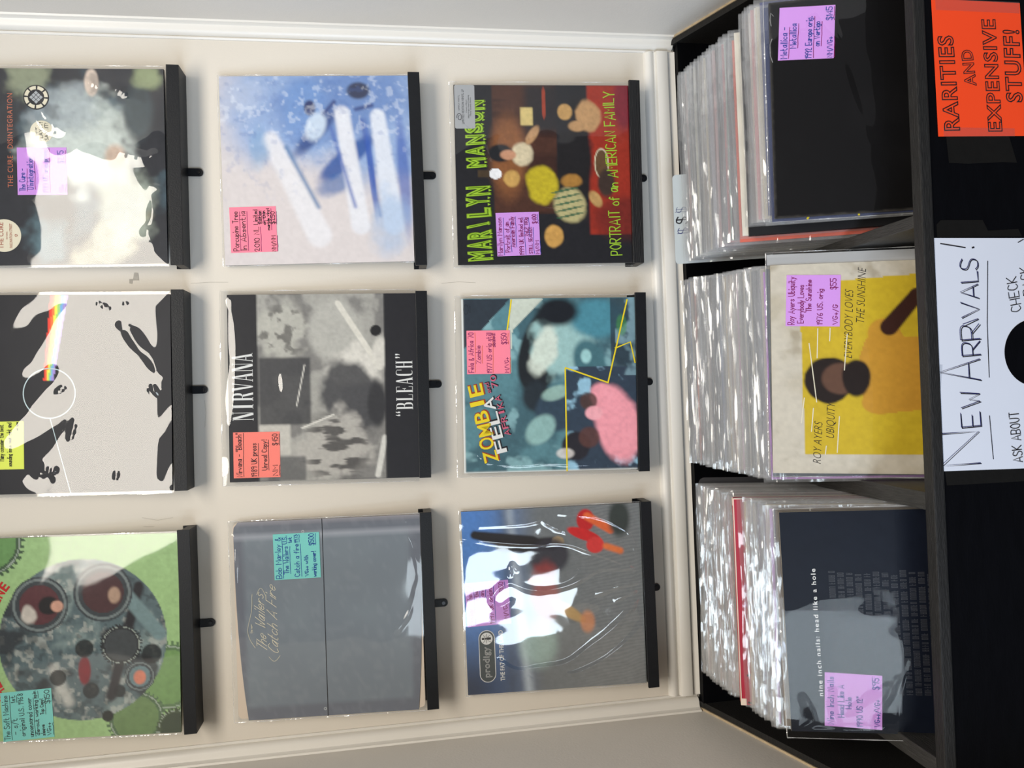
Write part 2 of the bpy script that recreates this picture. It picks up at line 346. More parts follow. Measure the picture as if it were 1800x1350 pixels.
class Art:
    def __init__(s, rgb, g=1.0): s.c = np.ones((NG, NG, 3))*np.array(lin(rgb, g)); s.g = g
    def mix(s, mask, rgb): s.c = s.c*(1-mask[..., None])+np.array(lin(rgb, s.g))*mask[..., None]; return s
    def ell(s, u, v, a, b, rgb, soft=.25, ang=0.0, k=1.0, rough=0.0, seed=3):
        du, dv = gu-u, gv-v; c_, s_ = math.cos(ang), math.sin(ang)
        d = np.sqrt(((du*c_+dv*s_)/a)**2+((-du*s_+dv*c_)/b)**2); soft = soft*.62
        if rough: d = d+(fbm(12, seed, 3)-.5)*rough
        return s.mix(k*(1-ss(1-soft, 1+soft, d)), rgb)
    def rect(s, u0, u1, v0, v1, rgb, soft=.004, k=1.0): return s.mix(k*ss(u0-soft, u0+soft, gu)*(1-ss(u1-soft, u1+soft, gu))*ss(v0-soft, v0+soft, gv)*(1-ss(v1-soft, v1+soft, gv)), rgb)
    def band(s, p, q, w, rgb, soft=.004, k=1.0, w2=None):
        dx, dy = q[0]-p[0], q[1]-p[1]; L2 = dx*dx+dy*dy; t = np.clip(((gu-p[0])*dx+(gv-p[1])*dy)/L2, 0, 1)
        d = np.hypot(gu-p[0]-t*dx, gv-p[1]-t*dy); ww = w/2+((w2 or w)-w)/2*t
        return s.mix(k*(1-ss(-soft, soft, d-ww)), rgb)
    def poly(s, pts, rgb, k=1.0):
        m = np.zeros_like(gu, dtype=bool); n = len(pts)
        for i in range(n):
            x0, y0 = pts[i]; x1, y1 = pts[(i+1) % n]
            if y0 == y1: continue
            m ^= ((gv >= min(y0, y1)) & (gv < max(y0, y1)) & (gu < (x1-x0)*(gv-y0)/(y1-y0)+x0))
        return s.mix(m*k, rgb)
    def grain(s, amt, f=40, seed=5, fy=None): n = fbm(f, seed, 3, fy); s.c = np.clip(s.c*(1+amt*(n[..., None]-.5)*2), 0, .92); return s

def cover(parent, w, h, t, art, edge, m=None, curl=0.0):
    """card sleeve: printed front grid on a thin slab, base at z=0, front face at y=-t"""
    xs = np.linspace(-w/2, w/2, NG); zs = np.linspace(0, h, NG); X, Z = np.meshgrid(xs, zs)
    V = np.stack([X.ravel(), np.full(X.size, -t), Z.ravel()], 1)
    idx = np.arange(NG*NG).reshape(NG, NG)
    Fq = np.stack([idx[:-1, :-1], idx[:-1, 1:], idx[1:, 1:], idx[1:, :-1]], -1).reshape(-1, 4)
    n0 = len(V); e = 0.0003
    B = np.array([(-w/2, -t, 0), (w/2, -t, 0), (w/2, -t, h), (-w/2, -t, h), (-w/2, 0, 0), (w/2, 0, 0), (w/2, 0, h), (-w/2, 0, h)])
    V = np.concatenate([V, B]); Fb = [(n0+a, n0+b, n0+c, n0+d) for a, b, c, d in ((0, 4, 5, 1), (1, 5, 6, 2), (2, 6, 7, 3), (3, 7, 4, 0), (4, 7, 6, 5))]
    me = bpy.data.meshes.new('cover'); me.from_pydata(V.tolist(), [], Fq.tolist()+Fb); me.update()
    ca = me.color_attributes.new('print', 'FLOAT_COLOR', 'POINT')
    C = np.ones((len(V), 4), dtype=np.float32); C[:n0, :3] = art.c.reshape(-1, 3); C[n0:, :3] = lin(edge, 1.15)
    ca.data.foreach_set('color', C.ravel()); me.materials.append(m or M_PRINT)
    o = bpy.data.objects.new('cover', me); COL.objects.link(o); o.parent = parent
    return o

def film_sheet(parent, w, h, t, m, amp=0.0008, zoff=-0.001, n=26, seed=1, xoff=0.0, bulge=0.0, name='plastic_sleeve', seam=True, top=0.006, folds=None):
    """clear outer sleeve: front sheet with soft waves, back sheet, welded at sides and bottom"""
    r = np.random.RandomState(seed); V = []; F = []
    ph = r.rand(8)*6.28; fx = r.uniform(1, 4, 8); fz = r.uniform(1, 4, 8)
    fold = None
    if folds:
        n = 150; gx = xoff+(np.linspace(0, 1, n)-.5)*w; gz = zoff+np.linspace(0, 1, n)*h; GX, GZ = np.meshgrid(gx, gz); fold = np.zeros((n, n))
        for pts, sg, am in folds:
            pp = chaikin(chaikin(list(pts))); dm = np.full((n, n), 9.0); tt = np.zeros((n, n)); L = len(pp)-1
            for q in range(L):
                (x0, z0), (x1, z1) = pp[q], pp[q+1]; dx, dz = x1-x0, z1-z0; t_ = np.clip(((GX-x0)*dx+(GZ-z0)*dz)/(dx*dx+dz*dz+1e-12), 0, 1)
                dd = np.hypot(GX-x0-t_*dx, GZ-z0-t_*dz); m_ = dd < dm; dm = np.where(m_, dd, dm); tt = np.where(m_, (q+t_)/L, tt)
            fold += am*np.exp(-(dm/sg)**2)*np.sin(PI*np.clip(tt*.94+.03, 0, 1))**.5*(.75+.25*np.sin(tt*19+sg*900))
    for j in range(n):
        for i in range(n):
            a, b = i/(n-1), j/(n-1); edge = min(1, min(a, 1-a)*14, b*14)
            wv = sum(math.sin(ph[k]+2*PI*(fx[k]*a+fz[k]*b)) for k in range(8))/8
            d = amp*wv+bulge*math.sin(PI*a)*math.sin(PI*b)+(fold[j, i] if fold is not None else 0)
            V.append((xoff+(a-.5)*w, -(t+.0009+amp*.6+d*1.0) if edge > .999 else -(t+.0009+(amp*.6+d)*edge), zoff+b*h))
    for j in range(n-1):
        for i in range(n-1): a = j*n+i; F.append((a, a+1, a+n+1, a+n))
    b0 = len(V)
    V += [(xoff-w/2, .0008, zoff), (xoff+w/2, .0008, zoff), (xoff+w/2, .0008, zoff+h), (xoff-w/2, .0008, zoff+h)]
    F.append((b0, b0+3, b0+2, b0+1))
    o = newobj(name, V, F, m, parent, smooth=True)
    if seam:
        s = []; sf = []
        rr = random.Random(seed)
        for (x0, z0, x1, z1) in ((-w/2, zoff, -w/2, zoff+h), (w/2, zoff, w/2, zoff+h), (-w/2, zoff+h, w/2, zoff+h)):
            k = 28; b = len(s); y = -(t+.0004)
            for i in range(k+1):
                f = i/k; x = x0+(x1-x0)*f+xoff; z = z0+(z1-z0)*f
                wd = .0002+.0007*max(0, math.sin(f*9+seed*1.7)*math.sin(f*23+seed))+rr.random()*.0002
                if x0 == x1: s += [(x-wd, y-.0004, z), (x, y+.0004, z), (x+wd, y, z)]
                else: s += [(x, y-.0004, z-wd), (x, y+.0004, z), (x, y, z+wd)]
            for i in range(k):
                for q in range(3):
                    a0 = b+3*i+q; a1 = b+3*i+(q+1) % 3; sf.append((a0, a1, a1+3, a0+3))
        newobj('sleeve_seam_glint', s, sf, M_SEAM_GLINT, o)  # sleeve edges with whitish glints put into the hazy strip colour
    return o

def note(parent, cxn, czn, rot, color, rows, t, w=0.0765, ink='blue', under='magenta', label=None, lw=0.00105, extra=None, h=None):
    """sticky price note; rows = (text, x0, x1, baseline, capheight, underlined) in fractions of the note"""
    h = h or w
    e = empty('x', (0, 0, 0)); bpy.data.objects.remove(e)
    v = []; f = []; k = 6
    for j in range(2):
        for i in range(k+1):
            v.append((-w/2+w*i/k, 0, (-h/2 if j == 0 else h/2)))
    f = [(i, i+1, k+1+i+1, k+1+i) for i in range(k)]
    n0 = len(v); v += [(a, .0002, c) for a, b, c in v]; f += [tuple(n0+q for q in reversed(g)) for g in f]
    f += [(0, n0, n0+k, k), (k+1, 2*k+1, n0+2*k+1, n0+k+1)]
    o = newobj('price_note', v, f, NOTE[color], parent); o.location = (cxn, -(t+.0006), czn); o.rotation_euler = (0, -rot, 0)
    o['label'] = label or (color+' price note with handwriting')
    a = Ink(-.00012); b = Ink(-.00008)
    for (tx, x0, x1, zb, H, ul) in rows:
        a.text(tx, ((x0-.5)*w, (zb-.5)*h), ((x1-.5)*w, (zb-.5)*h+.004*w), H*h, lw)
        if ul:
            zz = (zb-.035-.5)*h; pts = [((x0+(x1-x0)*i/6-.5)*w, zz+random.uniform(-.0005, .0005)) for i in range(7)]; b.line(pts, lw*.9)
    if extra: extra(a, b, w, h)
    a.obj('handwriting', INK[ink], o)
    if b.V: b.obj('underline', INK[under], o)
    return o

# ================================================================== THE SETTING
XL, XR = -0.600, 0.6335
ZB, ZT = -1.45, 1.20
wl = struct(box('wall_back', XL-.02, XR+.02, 0.0, 0.05, ZB, ZT, WALL))
struct(box('wall_left', XL-.06, XL, -0.62, 0.0, ZB, ZT, SIDE))
struct(box('wall_right', XR, XR+.06, -0.62, 0.0, ZB, ZT, SIDE))
# small tape scrap and scuffs left on the wall
o = flatpoly('tape_residue', [(.198, .4225), (.2035, .4215), (.2035, .4115), (.216, .4125), (.2165, .4185), (.206, .4205), (.206, .4265), (.1985, .4265)], -.0006, mat('tape_residue_grey', (0.40, 0.37, 0.32), .7, .2, .2, 200, raw=True), wl)
for sx, sz, L_, an in ((.585, -.175, .022, 1.35), (.55, -.452, .010, .5), (-.08, -.285, .006, .8), (.42, .25, .008, 1.4)):
    a = Ink(-.0004); a.line([(sx+L_*math.cos(an)*i/4, sz+L_*math.sin(an)*i/4+.0006*math.sin(i)) for i in range(5)], .0009)
    a.obj('paint_drip', TRIM, wl)
cr = Ink(-.0003)
for pts in ([(.197, .330), (.1985, .300), (.198, .270)], [(-.190, .420), (-.196, .396), (-.193, .372)], [(-.205, .418), (-.206, .402)], [(.0, .315), (-.02, .313), (-.045, .316)], [(.19, -.09), (.192, -.12), (.190, -.15)]): cr.line(pts, .0004)
cr.obj('hairline_crack', mat('crack_shade', (0.36, 0.33, 0.28), .7, .2, raw=True), wl)
# corner mouldings (groove, ogee, fillet against the side wall), run up the full height
def corner_profile(s, xin, xout):
    w = abs(xout-xin); pr = [(0, 0), (0, -.003), (.08, -.0045), (.13, -.0045), (.16, -.0015), (.20, -.0015), (.24, -.0055), (.34, -.0095), (.50, -.0115), (.66, -.012), (.80, -.0135), (.86, -.0165), (.88, -.0215), (1.0, -.0225), (1.0, 0)]
    return [(xin+s*w*a, b) for a, b in pr]
struct(prism('trim_1', corner_profile(1, .6080, XR), 'z', -.5305, ZT, TRIM, smooth=True))
struct(prism('trim_2', corner_profile(-1, -.5735, XL), 'z', -.5305, ZT, TRIM, smooth=True))
# sill moulding under the wall panel: bead, flat band, rounded lower edge
pr = [(0, -.4765), (-.0035, -.4775), (-.0075, -.4805), (-.0095, -.485), (-.0095, -.4885), (-.0075, -.4925), (-.0055, -.4945), (-.0055, -.4965), (-.0115, -.4985), (-.0125, -.5005), (-.0125, -.5175), (-.0115, -.5195), (-.0070, -.5215), (-.0066, -.526), (-.0082, -.5300), (-.0095, -.5335), (0, -.5335)]
struct(prism('trim_3', pr, 'x', -.5735, .6080, TRIM, smooth=True))

# ================================================================== RECORD BIN
bin_ = empty('record_bin', (0, -.23, -.90))
tag(bin_, 'black painted built-in record bin with three open compartments under the wall panel', 'record bin')
def B(o): o.location = (o.location[0], o.location[1]+.23, o.location[2]+.90); return o
YF, YR, ZR = -.458, -.440, -.680
B(box('back_board', XL+.014, XR-.014, -.022, -.002, -.92, -.5345, BINB, bin_))
# side boards with sloping top edges
B(prism('side_board', [(-.0005, -.92), (-.0005, -.522), (-.02, -.531), (YR, -.700), (YR, -.92)], 'x', XR-.014, XR-.0035, RAIL, bin_))
B(prism('side_board', [(-.0005, -.92), (-.0005, -.528), (-.02, -.537), (YR, -.676), (YR, -.92)], 'x', XL+.0035, XL+.014, RAIL, bin_))
struct(prism('trim_4', [(-.0005, -.55), (-.0005, -.517), (-.02, -.5285), (YR, -.698), (YR, -.73)], 'x', XR-.0036, XR+.0005, CAULK))
struct(prism('trim_5', [(-.0005, -.55), (-.0005, -.523), (-.02, -.5345), (YR, -.6735), (YR, -.70)], 'x', XL-.0005, XL+.0036, CAULK))
DIV = [(.1895, .2060), (-.1800, -.1560), (-.5270, -.5030)]
for a, b in DIV: B(box('divider', a, b, YR, -.022, -.92, ZR-.0005, DIVM, bin_, .0015))
B(prism('floor_board', [(-.022, -.775), (YR, -.872), (YR, -.885), (-.022, -.79)], 'x', XL+.014, XR-.014, BINB, bin_))
rl = B(box('top_rail', XL+.001, XR-.001, YF, YR+.0005, ZR-.016, ZR, RAIL, bin_, .0022)); rl['label'] = 'scuffed front top rail'
B(box('front_board', XL+.001, XR-.001, YF+.002, YR, -1.40, ZR-.016, BINB, bin_, .001))

# ------------------------------------------------------------------ signs on the bin front
def sign_root(name, x, z, label, cat):
    e = empty(name, (x, YF+.002, z)); tag(e, label, cat); return e
so = sign_root('paper_sign', .39, -.77, 'bright orange paper sign lettered RARITIES AND EXPENSIVE STUFF on the black bin front', 'sign')
def so_(x, z): return (x-.39, z+.77)
sheet = flatpoly('sheet', [so_(.3045, -.7085), so_(.4835, -.7065), so_(.4830, -.8360), so_(.3070, -.8400)], -.0009, PAPERO, so, .0003)
for i, (tx, a, b, z0, z1, H) in enumerate((('RARITIES', .3125, .4365, -.7390, -.7345, .0215), ('AND', .3715, .4190, -.7660, -.7620, .0160), ('EXPENSIVE', .3120, .4600, -.8010, -.7975, .0195), ('STUFF!', .3510, .4470, -.8330, -.8320, .0230))):
    type_text('outlined_lettering', tx, so_(a, z0), so_(b, z1), H, INK['black'], so, -.0012, outline=.024, offset=.012, spacing=1.12)
flatpoly('clear_tape', [so_(.3045, -.716), so_(.3165, -.716), so_(.3165, -.820), so_(.3060, -.820)], -.0013, CLEART, so)
flatpoly('clear_tape', [so_(.4690, -.712), so_(.4840, -.712), so_(.4840, -.835), so_(.4690, -.835)], -.0013, CLEART, so)

sw = sign_root('paper_sign', .021, -.76, 'white paper sign handwritten NEW ARRIVALS with black disc on the black bin front', 'sign')
def sw_(x, z): return (x-.021, z+.76)
n0 = []
pts = [sw_(-.1281, -.6862), sw_(.0200, -.6862), sw_(.1730, -.6880), sw_(.1715, -.8600), sw_(.0200, -.8560), sw_(-.1320, -.8560)]
flatpoly('sheet', pts, -.0009, PAPERW, sw, .0003)
ink = Ink(-.0012); inkb = Ink(-.00115)
def big(ch, x0, x1, z0, H, w=.0013, shear=0.0):
    ink.text(ch, sw_(x0, z0), sw_(x1, z0+.0008), H, w, shear, .12)
    inkb.text(ch, sw_(x0+.0012, z0+.0014), sw_(x1+.0012, z0+.002), H, w*.8, shear, .12)
big('N', -.121, -.080, -.7500, .056); big('E', -.073, -.055, -.7530, .028); big('W', -.048, -.028, -.7540, .028)
big('A', -.0135, .0135, -.7560, .059); big('R', .0195, .0370, -.7570, .027); big('R', .0400, .0590, -.7575, .028); big('I', .0640, .0660, -.7560, .023)
big('V', .0690, .0885, -.7580, .026); big('A', .0930, .1110, -.7580, .026); big('L', .1150, .1280, -.7580, .025); big('S', .1310, .1450, -.7585, .026)
ink.line([sw_(.1655, -.7050), sw_(.1600, -.7400)], .0016); ink.line([sw_(.1598, -.7505), sw_(.1602, -.7525)], .0022)
ink.line([sw_(-.1162, -.7680), sw_(-.060, -.7650)], .0012); ink.line([sw_(-.0095, -.7670), sw_(.06, -.7675), sw_(.1418, -.7720)], .0012)
ink.text('CHECK', sw_(.0760, -.8190), sw_(.1210, -.8130), .0150, .0012); ink.text('BACK', sw_(.0980, -.8370), sw_(.1340, -.8320), .0140, .0012)
ink.text('ASK ABOUT', sw_(-.1220, -.8110), sw_(-.0570, -.8080), .0140, .0012)
ink.line([sw_(.1660, -.8180), sw_(.1700, -.8260)], .0012)
ink.obj('handwriting', INK['black'], sw); inkb.obj('pale_retraced_strokes', INK['navy'], sw)['label'] = 'blue retraced strokes of the letters'
flatpoly('record_disc', disc(*sw_(.0205, -.835), .0440, 56), -.0013, BINB, sw)['label'] = 'round black disc low on the sheet'
flatpoly('clear_tape', [sw_(.010, -.6840), sw_(-.030, -.6830), sw_(-.031, -.6950), sw_(.009, -.7000)], -.0014, CLEART, sw)
t = sign_root('tape_strip', .288, -.77, 'wide strip of black tape at the left edge of the orange sign', 'tape')
flatpoly('strip', [(.018, .050), (-.0175, .0475), (-.0185, .02), (-.016, -.03), (-.0165, -.0520), (.018, -.0420)], -.0006, TAPEB, t, .0004)
t = sign_root('tape_strip', .185, -.76, 'black tape with a torn edge at the right edge of the white sign', 'tape')
flatpoly('strip', [(-.011, .059), (.0055, .0590), (.0110, .0530), (.0110, -.0080), (-.0030, -.0150), (-.0010, -.0600), (-.0110, -.0650)], -.0004, TAPEB, t, .0003)
t = sign_root('tape_strip', -.139, -.76, 'black tape along the left edge of the white sign', 'tape')
flatpoly('strip', [(.0110, .0620), (-.0080, .0600), (-.0090, -.0650), (.0090, -.0650)], -.0004, TAPEB, t, .0003)

# ================================================================== WALL LEDGES
LEDW = .3254
def ledge(x, z, slope, L, label, first=[None]):
    e = empty('picture_ledge', (x, 0, z), (0, -slope, 0))
    tag(e, label, 'ledge', 'black picture ledges on the wall')
    grain = abs(z+.4301) < .001
    m = BLACKG if grain else BLACK
    box('shelf_base', -L/2, L/2, -.0405, -.0004, -.0197, -.0066, m, e, .0005)
    box('front_lip', -L/2, L/2, -.0455, -.0403, -.0197, 0, m, e, .0006)
    box('back_lip', -L/2, L/2, -.0036, -.0003, -.0068, .0015, m, e, .0003)
    pts = [(-.0065, -.0185), (.0065, -.0185)]+[(.0065*math.cos(t), -.0375+.0065*math.sin(t)) for t in [-PI*i/8 for i in range(9)]]
    br = prism('mounting_tab', pts, 'y', -.0032, -.0006, SCREW if False else BLACK, e)
    sc = prism('screw', disc(0, -.0365, .0031, 14), 'y', -.0046, -.0030, SCREW, br)
    return e
WHERE = {'R1': 'top row, right column, under the dark flowery record', 'C1': 'top row, middle column, under the black record with coloured stripes',
         'L1': 'top row, left column, under the green record', 'R2': 'middle row, right column, under the white and blue record',
         'C2': 'middle row, middle column, under the black and grey record', 'L2': 'middle row, left column, under the slate grey record',
         'R3': 'bottom row, right column, under the record with green lettering', 'C3': 'bottom row, middle column, under the teal record',
         'L3': 'bottom row, left column, under the glaring blue and grey record'}
LED = {'R1': (.3836, .3471, -.012, .3254), 'R2': (.3795, -.0435, .0036, .3290), 'R3': (.3769, -.4301, -.0148, .3254), 'C1': (.0185, .3527, -.0158, .3254),
       'C2': (.0132, -.0395, -.0152, .3170), 'C3': (.0031, -.4257, -.0175, .3175), 'L1': (-.3719, .3542, -.0005, .3290), 'L2': (-.3705, -.0353, .0015, .3330), 'L3': (-.374, -.4238, .0058, .3290)}
for k, (x, z, s, L) in LED.items(): ledge(x, z, s, L, 'slim black ledge, '+WHERE[k])

# ================================================================== RECORDS ON THE LEDGES
LEAN = math.radians(4.5); T = .0045
REC = {'R1': (.384, .353, .013, .3165, .3150), 'R2': (.3827, -.0439, .003, .3180, .3155), 'R3': (.3748, -.432, .0125, .3170, .3110),
       'C1': (.0155, .3567, .0235, .3190, .3150), 'C2': (.012, -.0409, .020, .3140, .3150), 'C3': (.0012, -.4277, .021, .3060, .3090),
       'L1': (-.3745, .3574, .020, .3225, .3170), 'L2': (-.3733, -.035, .005, .3310, .3125), 'L3': (-.3722, -.425, -.001, .3200, .3175)}
def record(k, label):
    x, z, roll, w, h = REC[k]; zl = LED[k][1]-.0066
    e = empty('record', (x, -.0310, z+.0003), (0, 0, 0))
    e.rotation_mode = 'XYZ'; e.rotation_euler = (-LEAN, roll, 0)
    tag(e, label, 'record'); return e, w, h
U = lambda w, u: (u-.5)*w

# ---- R1 : dark sleeve with pale blooms
e, w, h = record('R1', 'dark record with pale blooms and a purple price note, on the top right ledge')
a = Art((38, 40, 46), 1.0)
n = fbm(5, 21, 5); a.mix(ss(.52, .70, n)*.7, (70, 92, 102)); n2 = fbm(9, 31, 4)
a.ell(.62, .42, .23, .26, (196, 204, 196), .45, .3, .9, .9, 4); a.ell(.30, .20, .20, .13, (168, 176, 160), .5, .2, .75, .9, 8)
a.ell(.80, .52, .12, .16, (150, 160, 164), .5, 0, .75, 1.0, 14); a.ell(.95, .66, .12, .10, (150, 156, 128), .5, 0, .8, 1.2, 17); a.ell(.12, .60, .13, .09, (92, 118, 126), .6, 0, .8, 1.3, 19)
a.ell(.08, .30, .10, .2, (196, 190, 160), .5, .6, .6, 1.2, 23); a.ell(.55, .25, .06, .05, (206, 160, 130), .6, 0, .6); a.ell(.93, .36, .07, .035, (206, 188, 172), .3)
a.ell(.78, .13, .14, .07, (58, 70, 74), .5); a.ell(.95, .08, .06, .07, (150, 160, 120), .5, 0, .8, .9)
a.mix(ss(.60, .72, n2)*.35, (30, 34, 40)); a.grain(.18)
cover(e, w, h, T, a, (44, 44, 48))
type_text('title_lettering', 'THE CURE · DISINTEGRATION', (-.0338, .2377), (.1178, .2360), .0082, INK['rust'], e, -T-.0004, spacing=1.1)
st = flatpoly('round_sticker', disc(.1115, .1995, .0200), -T-.0004, INK['black'], e); st['label'] = 'black round sticker with a white ring and chequered diamond'
def ring(cx_, cz_, r0, r1, n=40):
    V = []; F = []
    for i in range(n):
        t = 2*PI*i/n
        if True: V += [(cx_+r0*math.cos(t), -T-.0006, cz_+r0*math.sin(t)), (cx_+r1*math.cos(t), -T-.0006, cz_+r1*math.sin(t))]
    for i in range(n):
        j = (i+1) % n
        if i % 5 != 4: F.append((2*i, 2*i+1, 2*j+1, 2*j))
    return V, F
newobj('ring_mark', *ring(.1115, .1995, .0128, .0182), INK['cream'], st)
V = []; F = []
for i in range(3):
    for j in range(3):
        c0 = ((i-1)*.0052, (j-1)*.0052); b = len(V)
        for dx, dz in ((-.0022, -.0022), (.0022, -.0022), (.0022, .0022), (-.0022, .0022)):
            X, Z = c0[0]+dx, c0[1]+dz; V.append((.1115+(X-Z)*.7071, -T-.0006, .1995+(X+Z)*.7071))
        F.append((b, b+1, b+2, b+3))
newobj('diamond_mark', V, F, INK['steel'], st)
st = flatpoly('round_sticker', disc(.0560, .1920, .0180), -T-.0005, INK['cream'], e); st['label'] = 'white round sticker reading PLAY IT SAY IT'
type_text('sticker_lettering', 'PLAY.IT!', (.0410, .1900), (.0710, .1900), .0060, INK['black'], st, -T-.0008)
type_text('sticker_lettering', 'SAY .IT!', (.0420, .1815), (.0700, .1815), .0060, INK['black'], st, -T-.0008)
ii = Ink(-T-.0008); ii.text('buy or', (.049, .199), (.063, .199), .004, .0005); ii.obj('handwriting', INK['black'], st)
st = flatpoly('round_sticker', disc(-.1110, .2530, .0262, 44), -T-.0005, INK['cream'], e); st['label'] = 'cream round sticker naming THE CURE FASCINATION STREET'
type_text('sticker_lettering', 'THE CURE', (-.1320, .2540), (-.0900, .2540), .0072, INK['brick'], st, -T-.0008)
type_text('sticker_lettering', 'FEATURING', (-.1170, .2475), (-.1050, .2475), .0022, INK['brick'], st, -T-.0008)
type_text('sticker_lettering', 'FASCINATION STREET', (-.1310, .2405), (-.0920, .2405), .0042, INK['brick'], st, -T-.0008)
newobj('sticker_mark', *[(lambda vf: [[(v[0], v[1]-.0002, v[2]) for v in vf[0]], vf[1]])(ring(-.1110, .2345, .0012, .0022, 16))][0], INK['brick'], st)
note(e, -.0078, .1925, .0, 'purple', [('The Cure -', .08, .55, .84, .12, 1), ('Disintegration', .12, .80, .68, .12, 1), ('1989 US orig. promo!', .05, .98, .38, .11, 1), ('VG+', .05, .22, .06, .10, 1), ('$275', .66, .93, .06, .12, 1)], T, label='purple note priced $275')
film_sheet(e, w+.009, h+.008, T, FILM_SOFT, .0013, -.0003, seed=3, folds=[([(.110, .20), (.075, .185), (.060, .165)], .008, .0028), ([(.020, .060), (.010, .030), (.022, .008)], .007, .0024), ([(-.12, .035), (-.09, .020), (-.03, .008)], .010, .0030), ([(.14, .120), (.13, .10)], .006, .0018), ([(.13, .075), (.115, .055)], .007, .0020)])

# ---- C1 : black sleeve, coloured stripes
e, w, h = record('C1', 'black record with short rainbow stripes and a yellow note, on the top middle ledge')
a = Art((36, 36, 40)); a.grain(.12, 6, 3)
cols = [(214, 60, 46), (232, 110, 60), (244, 224, 80), (150, 190, 110), (110, 160, 200), (150, 130, 190)]
for i, c in enumerate(cols):
    y1 = (.1870-.0045*i)/h; y0 = (.1990-.0024*i)/h
    a.poly([(.57, y0), (1.0, y1), (1.0, y1-.0050/h), (.57, y0-.0034/h)], tuple(min(255, int(v*1.15)) for v in c))
cover(e, w, h, T, a, (40, 40, 44))
rr = Ink(-T-.0004); rr.line([(.0010+.040*math.cos(t), .1900+.040*math.sin(t)) for t in np.linspace(0, 2*PI, 60)], .0016)
rr.line([(-.040, .1890), (-.1595, .1585)], .0012)
rr.obj('pale_ring_print', mat('print_pale_blue', (.55, .68, .70), .5, raw=True), e)['label'] = 'thin pale ring with a fine white line'
note(e, -.0812, .2680, .0, 'yellow', [('Series reissue w/ 8-page', .04, .97, .86, .10, 0), ('pyramid booklet and 4-page', .04, .88, .70, .09, 0), ('insert.', .05, .26, .55, .10, 0), ('Many consider the best', .18, .93, .40, .10, 0), ('sounding issue near mint and', .06, .97, .24, .09, 0), ('ver done', .80, .98, .10, .06, 0)], T, ink='black', label='yellow note full of small handwriting', lw=.0009)
film_sheet(e, w+.009, h+.008, T, FILM_SOFT, .0016, -.0003, seed=11, folds=[([(.108, .072), (.075, .048), (.040, .018), (.020, .004)], .010, .0038), ([(.010, .004), (.006, .020), (.0, .034)], .009, .0036), ([(.146, .115), (.142, .105), (.135, .095)], .004, .0014), ([(.148, .072), (.142, .068)], .004, .0014), ([(-.128, .205), (-.118, .190), (-.130, .180)], .008, .0030), ([(-.045, .150), (-.075, .158)], .004, .0015), ([(.0, .178), (.012, .165)], .004, .0014), ([(-.140, .088), (-.125, .086)], .004, .0014)])

# ---- L1 : green sleeve with mechanical disc
e, w, h = record('L1', 'green record with a big grey mechanical disc and teal note, on the top left ledge')
a = Art((150, 182, 126), 1.05); 
def gear(u, v, r, c1, c2, teeth=36):
    du, dv = gu-u, gv-v; d = np.hypot(du, dv); th = np.arctan2(dv, du); rr_ = r*(1+.05*np.sign(np.sin(th*teeth)))
    a.mix((d < rr_)*1.0, c1); a.mix((d < r*.80)*1.0, c2); a.mix((np.abs(d-r*.9) < r*.02)*.7, (170, 180, 170))
gear(.98, .93, .17, (62, 84, 60), (100, 140, 84)); gear(.28, .06, .17, (92, 118, 82), (112, 146, 90)); gear(.08, .22, .14, (80, 104, 74), (104, 130, 84)); gear(.02, .02, .10, (70, 82, 60), (60, 70, 54))
a.ell(.485, .475, .40, .41, (84, 100, 104), .01); m_ = ((np.hypot((gu-.485)/.40, (gv-.475)/.41) < 1)*1.0)
nn = fbm(7, 77, 5); a.mix(m_*ss(.45, .62, nn)*.75, (124, 140, 138)); a.mix(m_*ss(.55, .68, fbm(30, 79, 3))*.55, (176, 178, 170)); a.mix(m_*ss(.58, .70, fbm(22, 83, 3))*.5, (44, 50, 54)); a.mix(m_*ss(.56, .44, nn)*.0, (0, 0, 0)); n3 = fbm(6, 91, 4); a.mix(m_*ss(.54, .66, n3)*.85, (40, 42, 46))
a.band((.20, .34), (.74, .20), .05, (36, 34, 38), .01); a.band((.50, .10), (.72, .28), .07, (110, 132, 134), .01); a.band((.18, .55), (.34, .62), .05, (200, 198, 190), .02, .7); a.ell(.33, .47, .07, .03, (120, 30, 40), .3)
def port(u, v, r, inner):
    a.ell(u, v, r, r, (56, 62, 66), .02); a.ell(u, v, r*.93, r*.93, (110, 120, 120), .02); a.ell(u, v, r*.84, r*.84, (54, 60, 64), .03); a.ell(u, v, r*.70, r*.70, inner, .03)
port(.665, .685, .140, (84, 46, 50)); a.ell(.66, .64, .045, .05, (28, 26, 28), .2); a.ell(.655, .60, .028, .030, (196, 150, 130), .3); a.ell(.61, .74, .045, .035, (206, 200, 190), .4, 0, .8, .8)
port(.715, .375, .145, (70, 44, 46)); a.ell(.70, .32, .04, .03, (168, 140, 120), .4)
port(.29, .20, .075, (96, 120, 124)); a.ell(.285, .20, .035, .03, (198, 120, 96), .3)
for (u, v, r) in ((.44, .47, .045), (.30, .60, .04), (.23, .44, .04), (.40, .14, .05), (.22, .30, .03)): a.ell(u, v, r, r, (24, 26, 28), .15, 0, .9)
gear(.45, .29, .10, (44, 46, 48), (62, 66, 68)); a.ell(.10, .36, .028, .028, (30, 34, 30), .15); a.grain(.16, 60, 9)
cover(e, w, h, T, a, (150, 170, 130))
